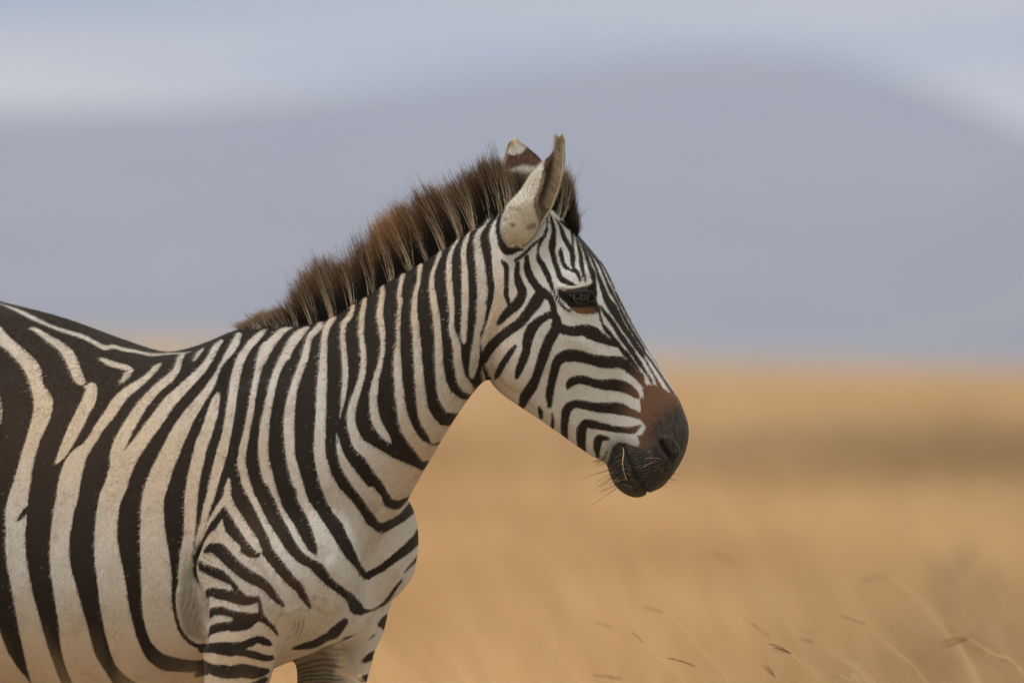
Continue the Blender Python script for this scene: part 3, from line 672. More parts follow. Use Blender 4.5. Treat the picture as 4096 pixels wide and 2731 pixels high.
def vnormals(P):
    a, b, c, d = (P[quads[:, i]] for i in range(4))
    fn = np.cross(c - a, d - b)
    N = np.zeros_like(P)
    for k in range(3):
        N[:, k] = sum(np.bincount(quads[:, i], fn[:, k], nv) for i in range(4))
    return N / (np.linalg.norm(N, axis=1, keepdims=True) + 1e-12)
ru = rest[:, 0] / S + 2048
rv = 1410 - rest[:, 2] / S
headness = np.clip((ru - (1870 + .12 * (1500 - rv))) / 90, 0, 1) * (rv < 2150)
for it in range(8):
    rest += .5 * (lap(rest) - rest)
wb = (1 - headness)[:, None]
lower = np.clip((rv - 2750) / 250, 0, 1)[:, None]
for it in range(110):
    rest += (.5 * wb * (1 - .9 * lower)) * (lap(rest) - rest)

# drawing coordinates of the viewer's side (and of the mirrored point for the other side)
def near_uv(rest):
    return elev(deform(rest[:, 0] / S + 2048, 1410 - rest[:, 2] / S, -np.abs(rest[:, 1])))

def seg_d(P, pts, rs):
    d = np.full(len(P), 1e9)
    for i in range(len(pts) - 1):
        a, b = pts[i], pts[i + 1]; ab = b - a
        t = np.clip(((P - a) @ ab) / max(ab @ ab, 1e-9), 0, 1)
        q = P - a - t[:, None] * ab
        d = np.minimum(d, np.hypot(q[:, 0], q[:, 1]) - (rs[i] + (rs[i + 1] - rs[i]) * t))
    return d
def crom(p, n=4):
    p = np.asarray(p, float); q = np.vstack([2 * p[0] - p[1], p, 2 * p[-1] - p[-2]]); out = []
    for i in range(1, len(q) - 2):
        for k in range(n):
            t = k / n
            out.append(.5 * ((2 * q[i]) + (-q[i - 1] + q[i + 1]) * t + (2 * q[i - 1] - 5 * q[i] + 4 * q[i + 1] - q[i + 2]) * t * t + (-q[i - 1] + 3 * q[i] - 3 * q[i + 1] + q[i + 2]) * t ** 3))
    out.append(p[-1])
    return np.array(out)
def poly_d(P, v):
    d = np.full(len(P), 1e9); ins = np.zeros(len(P), bool); n = len(v)
    for i in range(n):
        a, b = v[i], v[(i + 1) % n]; ab = b - a
        t = np.clip(((P - a) @ ab) / max(ab @ ab, 1e-9), 0, 1)
        q = P - a - t[:, None] * ab
        d = np.minimum(d, np.hypot(q[:, 0], q[:, 1]))
        ins ^= ((a[1] > P[:, 1]) != (b[1] > P[:, 1])) & (P[:, 0] < (b[0] - a[0]) * (P[:, 1] - a[1]) / (b[1] - a[1] + 1e-12) + a[0])
    return np.where(ins, -d, d)
def pts_of(t, s):
    return np.array([tc(t, *map(float, q.split(',')[:2])) for q in s.split()])
def stroke(t, s, n=4):
    k = TILE[t][2]; L = []
    for q in s.split():
        x, y, w = map(float, q.split(','))
        L.append([*tc(t, x, y), w / k / 2])
    a = crom(L, n)
    return a[:, :2], np.maximum(a[:, 2], .5)
def coat(P, text, f):
    """signed stripe field: > 0 dark hair, < 0 pale hair (drawing units)"""
    for ln in text.strip().splitlines():
        ln = ln.strip()
        if not ln or ln[0] == '#': continue
        tk = ln.split()
        if tk[0] == 'PW4':
            pv = np.array([tc(s[0], *map(float, s[1:].split(','))) for s in tk[1:]]); fn = lambda Q: poly_d(Q, pv)
        elif tk[0][0] == 'P':
            pv = pts_of(tk[1], ' '.join(tk[2:])); fn = lambda Q: poly_d(Q, pv)
        else:
            pv, rs = stroke(tk[1], ' '.join(tk[2:])); fn = lambda Q: seg_d(Q, pv, rs)
        m = 45
        lo, hi = pv.min(0) - m - 60, pv.max(0) + m + 60
        ix = np.nonzero((P[:, 0] > lo[0]) & (P[:, 0] < hi[0]) & (P[:, 1] > lo[1]) & (P[:, 1] < hi[1]))[0]
        if not len(ix): continue
        d = np.clip(fn(P[ix]), -40, 40)
        f[ix] = np.minimum(f[ix], d) if tk[0].rstrip('4')[-1] == 'W' else np.maximum(f[ix], -d)
    return f

# ---- modelling strokes on the skin: (tile, "x,y,width ...", depth in mm, which: 'a' all / 'h' head only)
SCULPT = [
    ('L', '440,905,26 470,990,26 540,1130,26 600,1260,26 680,1370,28 735,1450,34 765,1500,40', -7.0, 1),      # mouth
    ('L', '400,870,40 450,900,40', -3.0),
    ('L', '560,1020,90 640,1180,110 720,1300,110', 3.5),                                                    # upper lip
    ('L', '420,1130,90 520,1300,100 610,1430,90', 3.0),                                                      # lower lip
    ('L', '930,840,44 960,920,52 1005,985,48 1055,1045,28', -19.0),                                          # nostril
    ('L', '1000,790,56 1085,870,66 1120,970,60', 5.0),
    ('L', '870,870,46 920,990,48 1000,1080,48', 4.0),
    ('L', '760,700,40 745,830,40 760,930,40', -2.0),
    ('P', '1020,250,16 1050,430,18 1082,560,18 1145,720,20', -7.0),                                          # jaw edge
    ('H', '1112,1190,20 1130,1130,20 1175,1000,26 1205,880,30', -4.0),
    ('A', '470,800,110 520,880,90', -4.0),                                                                   # hollow above the eye
    ('A', '600,800,70 590,880,60', -3.0),
    ('B', '640,250,120 800,330,100 960,470,80', 3.0),                                                        # cheekbone
    ('B', '560,560,200 700,650,160', -3.0),
    ('B', '420,700,80 560,800,60 740,900,60', 2.0),                                                          # jaw bar
    ('G', '165,620,40 140,700,34 125,790,34 150,880,40 200,985,50', -9.0),                                   # elbow fold
    ('G', '205,1000,40 210,1150,40 205,1300,40', -8.0),
    ('G', '690,1400,50 690,1260,60 720,1180,60 760,1090,60', -7.0),
    ('G', '770,1080,40 840,1040,40', 4.0),
    ('G', '800,1090,40 760,1200,46 720,1290,40', 3.0),
    ('D', '985,1245,60 975,1320,70', -2.0),
    ('D', '1195,1035,24 1150,1075,22 1090,1108,20', -4.0),
    ('F', '1150,640,60 1130,800,60 1110,950,60', -4.0),
    ('F', '1215,860,16 1230,960,20 1265,1080,20 1285,1200,20', -4.0),
    ('F', '1190,900,14 1200,1000,16 1235,1130,16 1260,1230,14', -2.5),
    ('G', '1490,640,14 1590,610,16 1680,545,14', -2.2), ('G', '1470,560,12 1560,560,14 1660,500,14', -1.8),
    ('G', '1380,900,40 1300,1000,46 1180,1060,50', -3.0), ('G', '1080,760,90 1180,860,90', 3.0), ('G', '900,980,50 1000,1080,50 1120,1120,40', -2.5),
    ('G', '560,760,70 640,860,70 700,960,60', -3.0), ('D', '330,700,160 420,1000,160 560,1250,140', 3.5), ('D', '640,300,150 700,700,150', -3.0),
    ('D', '980,500,120 1060,700,110 1180,850,80', -3.5), ('D', '1150,250,120 1200,500,110 1300,650,80', 3.0), ('E', '900,600,200 700,900,200', -3.0),
    ('J', '430,700,120 700,660,130 1000,640,130 1300,560,130 1480,500,110', 5.0),                            # brow
    ('J', '700,1400,160 1000,1460,170 1400,1420,160', 2.0),
]
W = deform(rest[:, 0] / S + 2048, 1410 - rest[:, 2] / S, rest[:, 1])
nu, nvv = near_uv(rest)
PUV = np.stack([nu, nvv], 1)
N = vnormals(W)
side = np.sign(rest[:, 1])
th0 = np.interp(rest[:, 0] / S + 2048, U_T, TH_T)
outw = np.clip(side * (N[:, 0] * np.sin(th0) + N[:, 1] * np.cos(th0)) * 2.0, 0, 1)   # skin that faces sideways
disp = np.zeros(nv)
for t, s, mm, *fl in SCULPT:
    pv, rs = stroke(t, s, 3)
    lo, hi = pv.min(0) - 90, pv.max(0) + 90
    ix = np.nonzero((PUV[:, 0] > lo[0]) & (PUV[:, 0] < hi[0]) & (PUV[:, 1] > lo[1]) & (PUV[:, 1] < hi[1]))[0]
    d = seg_d(PUV[ix], pv, np.zeros(len(pv)))
    r = rs.mean()
    disp[ix] += mm * .001 * np.exp(-(d / r) ** 2) * (np.maximum(outw[ix], .9) if fl else outw[ix])
# eye opening
EYE_UV = tc('J', 1060, 1040)
EYE_OPEN = pts_of('J', '600,960 640,870 760,800 950,775 1150,770 1330,760 1440,860 1480,1020 1400,1150 1250,1240 1060,1265 900,1235 780,1150 680,1060')
ix = np.nonzero(np.hypot(PUV[:, 0] - EYE_UV[0], PUV[:, 1] - EYE_UV[1]) < 120)[0]
de = poly_d(PUV[ix], EYE_OPEN)
i_eye = ix[np.argmin(np.hypot(PUV[ix, 0] - EYE_UV[0], PUV[ix, 1] - EYE_UV[1]) + 1e3 * (rest[ix, 1] > 0) + 1e3 * (outw[ix] < .3))]
EYE_Y = rest[i_eye, 1]                          # lateral place of the skin at the eye before the socket is cut
disp[ix] += -.013 * np.clip(.5 - de / 8, 0, 1) * outw[ix]
W += N * disp[:, None]
# groove of the breast between the two lobes
mid = np.exp(-(rest[:, 1] / .022) ** 2) * np.clip((rest[:, 0] / S + 2048 - 1330) / 80, 0, 1) * np.clip((1410 - rest[:, 2] / S - 2060) / 120, 0, 1) * (ru < 1800)
W -= N * (mid * .005)[:, None]
for it in range(1):
    W += .25 * (lap(W) - W)

def skin_at(u, v, far=False):
    """nearest skin point that faces the viewer's side at drawing position u, v (index)"""
    d = np.hypot(PUV[:, 0] - u, PUV[:, 1] - v) + 1e3 * (outw < .15) + 1e3 * ((rest[:, 1] > 0) != far)
    return int(np.argmin(d))

# ---- coat
stripe = coat(PUV, STRIPES, np.full(nv, 40.0)) + 2.4 - 1.6 * headness
# far foreleg keeps its own bands
fx = np.nonzero((rest[:, 1] > .045) & (rv > 2480) & (ru > 700))[0]
FUV = np.stack(elev(W[fx]), 1)
ff = coat(FUV, FARLEG, np.full(len(fx), -40.0))
kk = np.clip((rv[fx] - 2480) / 60, 0, 1)
stripe[fx] = stripe[fx] * (1 - kk) + ff * kk
# front of the breast beyond the midline: bands go on round to the other side
cx_ = np.nonzero((rest[:, 1] > 0) & (ru > 1150) & (ru < 1800) & (rv > 1930) & (rv < 2560))[0]
CUV = np.stack(elev(W[cx_]), 1)
fc = coat(CUV, STRIPES + CHEST, np.full(len(cx_), 40.0))
kk = np.clip((ru[cx_] - 1150) / 80, 0, 1) * np.clip((rv[cx_] - 1930) / 40, 0, 1) * np.clip((2560 - rv[cx_]) / 60, 0, 1)
stripe[cx_] = stripe[cx_] * (1 - kk) + fc * kk
# inner faces of the legs and the belly line lose their bands
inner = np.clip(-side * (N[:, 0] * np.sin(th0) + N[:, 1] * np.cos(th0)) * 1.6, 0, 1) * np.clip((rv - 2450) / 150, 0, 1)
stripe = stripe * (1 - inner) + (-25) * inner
def gau(cu, cv, su, sv):
    return np.exp(-((nu - cu) / su) ** 2 - ((nvv - cv) / sv) ** 2)
tan = np.clip(.95 * gau(1500, 1150, 520, 330) + .75 * gau(50, 1650, 420, 420) + .6 * gau(900, 1950, 420, 420) + .5 * gau(500, 1700, 400, 500)
              + .8 * gau(950, 2680, 220, 160) + .8 * gau(1700, 1900, 160, 260) + .5 * gau(250, 2600, 700, 220), 0, 1) * (1 - headness)
tan += headness * np.clip(.8 * gau(1990, 1260, 90, 260) + .35 * gau(2010, 1560, 70, 60), 0, 1)
nose_c = poly_d(PUV, pts_of('L', '620,480 690,150 900,100 1130,250 1190,350 1000,420 880,500 800,600 770,720 750,900 650,900 700,740 700,620'))
rust = np.clip(1 - np.maximum(nose_c, 0) / 95, 0, 1) * headness
eye_br = poly_d(PUV, pts_of('J', '700,1330 950,1330 1300,1310 1550,1370 1600,1450 1560,1540 1200,1560 1000,1500 850,1420'))
rust = np.maximum(rust, np.clip(1 - np.maximum(eye_br, 0) / 5, 0, 1))
rust = np.maximum(rust, .24 * np.clip(gau(1010, 2200, 90, 200) + gau(1180, 2330, 90, 130) + gau(1000, 2420, 120, 60), 0, 1) * (1 - headness))
rust = np.maximum(rust, .13 * gau(150, 1700, 420, 420))
lip = poly_d(PUV, pts_of('L', '300,860 420,830 600,890 720,930 800,760 850,600 900,520 1000,430 1200,370 1500,600 1400,1200 900,1700 300,1600 150,1250 230,1100'))
skin = np.clip(.55 - lip / 120, 0, 1); skin = skin * skin * (3 - 2 * skin) * headness
grey = np.clip(poly_d(PUV, pts_of('F', '1150,600 1225,600 1210,780 1240,950 1290,1100 1290,1330 1150,1280 1105,1130 1105,950')) / -22, 0, 1) * .8
grey *= np.clip((nvv - tc('F', 0, 640)[1]) / 170, 0, 1)
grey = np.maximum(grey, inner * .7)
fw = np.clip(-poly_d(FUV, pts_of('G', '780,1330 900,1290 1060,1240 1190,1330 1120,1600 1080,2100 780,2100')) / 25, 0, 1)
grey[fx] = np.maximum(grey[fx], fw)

# wrinkles: phase runs across the folds, weight says where the skin is loose
wrS = np.zeros(nv); wrW = np.zeros(nv)
def wrinkle(ixs, uv, pv_out, phase, amp, soft=14):
    w = np.clip(-poly_d(uv, pv_out) / soft, 0, 1) * amp
    m_ = w > wrW[ixs]
    wrS[ixs[m_]] = phase[m_]; wrW[ixs[m_]] = w[m_]
ia = np.nonzero(headness > .5)[0]
lu, lv = (PUV[ia, 0] - 2350) * 3.136, (PUV[ia, 1] - 1500) * 3.136
wrinkle(ia, PUV[ia], pts_of('L', '440,880 560,890 720,960 800,1150 860,1400 760,1440 680,1350 600,1240 520,1090'), (lv * .93 + lu * .42 + 14 * np.sin(lu / 45)) / 34, 1.0)
wrinkle(ia, PUV[ia], pts_of('L', '330,900 420,900 500,1120 620,1300 720,1460 600,1500 420,1420 300,1250'), (lv * .8 + lu * .1 + 20 * np.sin(lu / 60)) / 52, .55)
wrinkle(ia, PUV[ia], pts_of('L', '780,560 960,470 900,640 840,760 760,800'), (lv * .6 + lu * .8) / 40, .4)
ib = np.nonzero((headness < .5) & (nu > 700) & (nvv > 1900) & (rest[:, 1] < .02))[0]
gu, gv = (PUV[ib, 0] - 700) * 1.742, (PUV[ib, 1] - 1831) * 1.742
wrinkle(ib, PUV[ib], pts_of('G', '700,1400 705,1230 760,1120 860,1040 960,1060 1010,1200 940,1280 800,1350'), (gu * .85 + gv * .32 + 22 * np.sin(gv / 50) + 12 * np.sin(gu / 23)) / 36, .8, 60)
wrinkle(ib, PUV[ib], pts_of('G', '0,620 150,640 120,800 200,1000 215,1260 120,1240 20,1100'), (gu * 1.0 + gv * .16 + 14 * np.sin(gv / 90) + 8 * np.sin(gu / 31)) / 34, .75, 60)
wrinkle(ib, PUV[ib], pts_of('G', '130,700 240,640 300,700 230,800 240,930 170,930'), (gv * .8 - gu * .4) / 28, .4, 40)
wrinkle(ib, PUV[ib], pts_of('D', '1190,930 1215,1030 1160,1110 1080,1110 1100,1060'), ((PUV[ib, 0] - 900) * .7 + (PUV[ib, 1] - 1300) * .8) / 16, .5)
wrinkle(fx, FUV, pts_of('G', '780,1330 900,1290 1060,1240 1220,1330 1190,1600 1160,2100 780,2100'), (FUV[:, 1] + 9 * np.sin(FUV[:, 0] / 38) + .12 * FUV[:, 0] + 6 * np.sin(FUV[:, 1] / 27)) / 19, .95, 40)
M = NT('zebra_coat')
tx = M.n('ShaderNodeTexCoord').outputs['Object']
mp = M.n('ShaderNodeMapping', {'Vector': tx, 'Scale': (1, 1, .45), 'Rotation': (0, .35, 0)}).outputs['Vector']
n1 = M.noise(mp, 420, 2, .6)
n2 = M.noise(mp, 140, 3, .6)
n3 = M.noise(tx, 22, 4, .6)
n4 = M.noise(mp, 900, 1, .5)
st = M.attr('stripe').outputs['Fac']
jit = M.math('ADD', M.math('MULTIPLY', M.math('SUBTRACT', n1, .5), 11), M.math('MULTIPLY', M.math('SUBTRACT', n2, .5), 7))
dark = M.sstep(M.math('ADD', st, jit), -4.0, 4.0)
a_tan, a_rust, a_skin, a_grey = (M.attr(k).outputs['Fac'] for k in ('tan', 'rust', 'skin', 'grey'))
pale = M.mix(a_tan, (.545, .54, .555), (.55, .43, .325))
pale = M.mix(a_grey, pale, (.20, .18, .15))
dirt = M.sstep(n3, .52, .72)
pale = M.mix(M.math('MULTIPLY', dirt, .35), pale, (.26, .195, .145))
pale = M.mix(M.math('MULTIPLY', M.sstep(n1, .5, .75), .35), pale, (.25, .205, .17))
blk = M.mix(a_rust, (.0205, .0150, .0115), (.135, .068, .041))
blk = M.mix(M.math('MULTIPLY', M.sstep(n1, .56, .72), .45), blk, (.055, .038, .028))
spk = M.math('MULTIPLY', M.sstep(n4, .66, .74), .30)
blk = M.mix(spk, blk, (.25, .2, .165))
colr = M.mix(dark, pale, blk)
skinc = M.mix(M.sstep(n2, .35, .7), (.018, .0145, .0135), (.046, .036, .030))
colr = M.mix(a_skin, colr, skinc)
h = M.math('ADD', M.math('MULTIPLY', n1, .6), M.math('MULTIPLY', n4, .4))
h2 = M.math('ADD', h, M.math('MULTIPLY', n2, .8))
ws, ww = M.attr('wrS').outputs['Fac'], M.attr('wrW').outputs['Fac']
wz = M.math('ADD', ws, M.math('MULTIPLY', n3, 1.6))
wh = M.math('MULTIPLY', M.math('POWER', M.math('ABSOLUTE', M.math('SINE', M.math('MULTIPLY', wz, 3.14159))), .6), ww)
nrm0 = M.n('ShaderNodeBump', {'Height': wh, 'Strength': 1.0, 'Distance': .0055}).outputs['Normal']
nrm = M.n('ShaderNodeBump', {'Height': h2, 'Strength': .55, 'Distance': .0035, 'Normal': nrm0}).outputs['Normal']
rough = M.math('SUBTRACT', .75, M.math('MULTIPLY', a_skin, .12))
b = M.bsdf(colr, rough, M.math('ADD', .08, M.math('MULTIPLY', a_skin, .14)), nrm)
b.inputs['Sheen Weight'].default_value = .04
b.inputs['Sheen Roughness'].default_value = .5
zm_coat = M.m

GROUND_Z = 0.0
zebra = bpy.data.objects.new('zebra', None)
zebra.empty_display_size = .3
zebra.location = (-.55, .25, GROUND_Z)
COL.objects.link(zebra)
bpy.context.view_layer.update()
tag(zebra, 'striped zebra standing in dry golden grass, head turned right in profile', 'zebra')
body = mesh_np('body', W, quads.ravel(), psz, zm_coat, zebra)
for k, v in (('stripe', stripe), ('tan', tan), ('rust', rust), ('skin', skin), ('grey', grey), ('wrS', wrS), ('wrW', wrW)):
    attr_f(body, k, v)

# ---- short hair of the coat: one thin pointed sliver per hair, laid along the lie of the coat
_vg = np.random.default_rng(11).random((64, 64, 64))
def vnoise(P, sc):
    q = P * sc + 100.0
    i = np.floor(q).astype(int); f = q - i; f = f * f * (3 - 2 * f)
    o = 0
    for a in (0, 1):
        for b in (0, 1):
            for c in (0, 1):
                o = o + _vg[(i[:, 0] + a) % 64, (i[:, 1] + b) % 64, (i[:, 2] + c) % 64] * (f[:, 0] if a else 1 - f[:, 0]) * (f[:, 1] if b else 1 - f[:, 1]) * (f[:, 2] if c else 1 - f[:, 2])
    return o
def hsh(P, s):
    return np.modf(np.abs(np.sin(P @ np.array([12.9898, 78.233, 37.719]) * s) * 43758.5453))[0]
Q = W[quads]
fc_ = Q.mean(1)
fn_ = np.cross(Q[:, 2] - Q[:, 0], Q[:, 3] - Q[:, 1]); ar = np.linalg.norm(fn_, axis=1) / 2
fn_ /= 2 * ar[:, None] + 1e-12
fru, frv = ru[quads].mean(1), rv[quads].mean(1)
fry = rest[quads, 1].mean(1)
wt = ar * ((fru > -420) & (frv < 2950)) * np.where(fry < .02, 1.0, .22) * np.where(fru > 1900, 1.9, 1.0) * (1 - .93 * skin[quads].mean(1))
wt *= (poly_d(PUV[quads[:, 0]], EYE_OPEN) > 2) * (1 - .72 * np.clip(wrW[quads].mean(1) * 1.2, 0, 1))
NH = 480000
pick = np.searchsorted(np.cumsum(wt) / wt.sum(), rng.random(NH))
pick = np.minimum(pick, len(quads) - 1)
bw = rng.dirichlet((1, 1, 1, 1), NH)
root = (Q[pick] * bw[:, :, None]).sum(1)
def at(a): return (a[quads[pick]] * bw).sum(1)
hs, ht, hr, hk, hg = at(stripe), at(tan), at(rust), at(skin), at(grey)
hN = fn_[pick]
hu, hv = fru[pick], frv[pick]
onhead = np.clip((hu - 1950) / 80, 0, 1) * (hv < 2150)
flow = np.stack([np.full(NH, -.75), np.zeros(NH), np.full(NH, -.65)], -1)
flow = flow * (1 - onhead[:, None]) + np.array([.35, 0, -.9]) * onhead[:, None]
legz = np.clip((hv - 2420) / 150, 0, 1)[:, None]
flow = flow * (1 - legz) + np.array([-.2, 0, -1.0]) * legz
flow += .25 * np.stack([np.sin(root[:, 2] * 23 + 1), np.cos(root[:, 0] * 19), np.sin(root[:, 0] * 27)], -1)
flow -= hN * (flow * hN).sum(1, keepdims=True)
flow /= np.linalg.norm(flow, axis=1, keepdims=True) + 1e-9
dirv = flow + hN * (.22 + .16 * rng.random((NH, 1))) + rng.normal(0, .16, (NH, 3))
dirv /= np.linalg.norm(dirv, axis=1, keepdims=True)
hl = (.0062 * (1 - onhead) + .0040 * onhead) * (.6 + .75 * rng.random(NH)) * (1 - .5 * hk)
hl *= 1 - .35 * legz[:, 0]
hl *= 1 + .5 * np.exp(-((hu - 600) / 900) ** 2) * (1 - onhead) * np.clip((1700 - hv) / 400, 0, 1)
wdv = np.cross(dirv, hN); wdv /= np.linalg.norm(wdv, axis=1, keepdims=True) + 1e-9
hw = (.00036 + .0002 * rng.random(NH))[:, None]
VH = np.empty((NH, 3, 3))
rt_ = root - hN * .0008
VH[:, 0] = rt_ - wdv * hw; VH[:, 1] = rt_ + wdv * hw; VH[:, 2] = rt_ + dirv * hl[:, None]
pal = np.array([.56, .555, .57]) * (1 - ht[:, None]) + np.array([.57, .44, .32]) * ht[:, None]
pal = pal * (1 - hg[:, None]) + np.array([.20, .18, .15]) * hg[:, None]
blkc = np.array([.0205, .0150, .0115]) * (1 - hr[:, None]) + np.array([.135, .068, .041]) * hr[:, None]
isd = (hs + rng.normal(0, 2.2, NH)) > 0
r3 = rng.random(NH)
isd = np.where(isd & (r3 < .003), False, isd)
tone = (1 + rng.normal(0, .17, NH))[:, None]
clot = (.80 + .40 * hsh(np.round(root / .012), 1.0))[:, None]
hc = np.where(isd[:, None], blkc * (1 + .5 * (tone - 1)) * (.8 + .5 * rng.random((NH, 1))), pal * np.clip(tone, .65, 1.35) * (.9 + .1 * clot))
Rs = root * np.array([1, 1, .6])
smud = np.clip((vnoise(Rs, 30) * .6 + vnoise(Rs, 75) * .4 - .52) / .16, 0, 1) * (.25 + .75 * (1 - onhead)) 
fine = .55 * vnoise(Rs, 170) + .45 * vnoise(Rs, 420)
pat = vnoise(root, 9)
hc = np.where(isd[:, None], hc * (.6 + .8 * fine)[:, None], hc * (.62 + .68 * fine)[:, None])
mud = np.array([.30, .205, .135])
hc = np.where(isd[:, None], hc, hc * (1 - .55 * smud[:, None]) + mud * .55 * smud[:, None])
hc = np.where(isd[:, None], hc, hc * (.90 + .2 * pat)[:, None])
dusty = (rng.random(NH) < .16) & ~isd
hc = np.where(dusty[:, None], hc * np.array([.66, .58, .5]), hc)
hc = hc * (1 - .8 * hk[:, None]) + np.array([.03, .024, .021]) * .8 * hk[:, None]
M = NT('coat_hair')
M.bsdf(M.attr('tint').outputs['Color'], .65, .12)
coat_o = mesh_np('coat_hair', VH.reshape(-1, 3), np.arange(NH * 3), np.full(NH, 3), M.m, zebra, smooth=False)
attr_c(coat_o, 'tint', np.repeat(np.clip(hc, .004, .8), 3, axis=0))
coat_o['kind'] = 'stuff'
# ------------------------------------------------------------------ parts of the zebra
M = NT('hair_strand')
M.bsdf(M.attr('tint').outputs['Color'], .6, .1)
mat_hair = M.m
M = NT('hoof_horn')
M.bsdf(M.mix(M.noise(M.n('ShaderNodeTexCoord').outputs['Object'], 60, 3), (.03, .026, .022), (.07, .058, .045)), .5, .4)
mat_hoof = M.m

# hooves
for tab, yc, du in LEGS:
    v0, a, b_, w = tab[-1]
    sc = [(a + du - 2, 4165, b_ + du + 2, 4165, w + .002, 0), (a + du - 4, 4175, b_ + du + 8, 4180, w + .004, 0), (a + du - 8, 4225, b_ + du + 24, 4225, w + .006, 0), (a + du - 10, 4264, b_ + du + 34, 4264, w + .008, 0)]
    V, F = ladder(sc, yc=yc, n=2.4, nring=24)
    P = deform(V[:, 0] / S + 2048, 1410 - V[:, 2] / S, V[:, 1])
    P[:, 2] = np.maximum(P[:, 2], .002)
    mesh_np('hoof', P, np.concatenate([np.array(f) for f in F]), [len(f) for f in F], mat_hoof, zebra)

# tail
tl = crom([(-880, 1480, 20), (-960, 1600, 26), (-1010, 1900, 22), (-1020, 2300, 18), (-1010, 2700, 12)], 6)
ntl = len(tl)
tp = deform(tl[:, 0], tl[:, 1], np.zeros(ntl))
tcol = np.where((np.arange(ntl) // 3 % 2 == 0)[:, None], np.array([[.5, .42, .33]]), np.array([[.03, .022, .018]]))
tail = strand_mesh('tail', tp[None], (tl[:, 2] * S)[None], mat_hair, zebra, tcol[None], sides=12)
n = 500
rt = deform(-1018 + rng.normal(0, 8, n), 2500 + rng.random(n) * 200, rng.normal(0, .006, n))
L = .25 + .18 * rng.random(n)
t = np.linspace(0, 1, 5)
P = rt[:, None, :] + np.stack([rng.normal(0, .05, n)[:, None] * t, rng.normal(0, .04, n)[:, None] * t, -L[:, None] * t], -1)
strand_mesh('tail_tuft', P, np.broadcast_to(.0008 * (1 - .7 * t), (n, 5)), mat_hair, tail, np.broadcast_to(np.array([.02, .016, .014]), (n, 5, 3)), kind='stuff')

# ---- ears: cupped sheets; rows on sheet M: y, left, right, angle of the viewer-side rim, angle of the far rim
def make_ear(rows, yc, depth_k, colour, thick=.0032, lean=0.0):
    rows = np.array(rows, float)
    q = crom(rows, 5)
    na = 44
    V = np.empty((len(q), na, 3)); UVs = np.empty((len(q), na, 2)); A = np.empty((len(q), na))
    for i, (yy, l, r, a0, a1) in enumerate(q):
        cu, cv = tc('M', (l + r) / 2, yy)
        rad = (r - l) / 2 / 3.136
        ph = np.radians(np.linspace(a0, a1, na))
        Y = yc + lean * (1180 - yy) / 1100 + rad * S * depth_k * np.sin(ph)
        u = cu + rad * np.cos(ph); v = np.full(na, cv) + 6 * np.cos(ph * 2)
        V[i] = place(u, v, Y); UVs[i] = np.stack([u, v], -1); A[i] = ph
    m = len(q)
    idx = np.arange(m * na).reshape(m, na)
    F = np.stack([idx[:-1, :-1], idx[:-1, 1:], idx[1:, 1:], idx[1:, :-1]], -1).reshape(-1, 4)
    # inner skin: offset towards the axis, so inside and outside have their own colour
    C = V.mean(1, keepdims=True)
    D = C - V; D /= np.linalg.norm(D, axis=2, keepdims=True) + 1e-9
    tk = np.minimum(thick, .5 * np.linalg.norm(C - V, axis=2, keepdims=True))
    VI = V + D * tk
    idx2 = idx + m * na
    F2 = np.stack([idx2[:-1, :-1], idx2[1:, :-1], idx2[1:, 1:], idx2[:-1, 1:]], -1).reshape(-1, 4)
    rim = []
    for j in (0, na - 1):
        rim.append(np.stack([idx[:-1, j], idx[1:, j], idx2[1:, j], idx2[:-1, j]], -1))
    for i in (0, m - 1):
        rim.append(np.stack([idx[i, :-1], idx[i, 1:], idx2[i, 1:], idx2[i, :-1]], -1))
    FF = np.vstack([F, F2] + rim)
    co = colour(UVs, A, np.linspace(0, 1, na)[None, :].repeat(m, 0), False)
    ci = colour(UVs, A, np.linspace(0, 1, na)[None, :].repeat(m, 0), True)
    return np.vstack([V.reshape(-1, 3), VI.reshape(-1, 3)]), FF, np.vstack([co.reshape(-1, 3), ci.reshape(-1, 3)]), V, VI
M = NT('ear_fur')
tx = M.n('ShaderNodeTexCoord').outputs['Object']
e1 = M.noise(M.n('ShaderNodeMapping', {'Vector': tx, 'Scale': (1, 1, .4)}).outputs['Vector'], 500, 2)
e2 = M.noise(tx, 45, 3, .6)
c = M.mix(M.math('MULTIPLY', M.sstep(e1, .45, .8), .35), M.attr('tint').outputs['Color'], (.25, .2, .16))
c = M.mix(M.math('MULTIPLY', M.sstep(e2, .58, .75), .35), c, (.2, .16, .125))
M.bsdf(c, .75, .15, M.bump(e1, .5, .003))
mat_ear = M.m
WHITE, CREAM, BROWN, DK = np.array([.56, .52, .46]), np.array([.62, .49, .33]), np.array([.085, .042, .026]), np.array([.04, .025, .018])
NEAR_EAR = [(62, 918, 945, -150, -390), (90, 900, 955, -138, -385), (150, 872, 961, -128, -380), (240, 822, 964, -120, -375), (320, 748, 965, -112, -372),
            (400, 655, 958, -104, -370), (500, 548, 946, -94, -368), (600, 482, 926, -88, -366), (700, 418, 897, -83, -364), (800, 330, 858, -78, -362),
            (900, 238, 820, -70, -360), (1000, 200, 765, -55, -358), (1080, 178, 712, -38, -356), (1180, 160, 655, -15, -352), (1280, 178, 590, -5, -355),
            (1370, 232, 500, 0, -360), (1425, 310, 420, 0, -360)]
dark_patch = pts_of('M', '705,400 740,320 830,235 860,215 825,330 790,400 752,480 735,520 718,480')
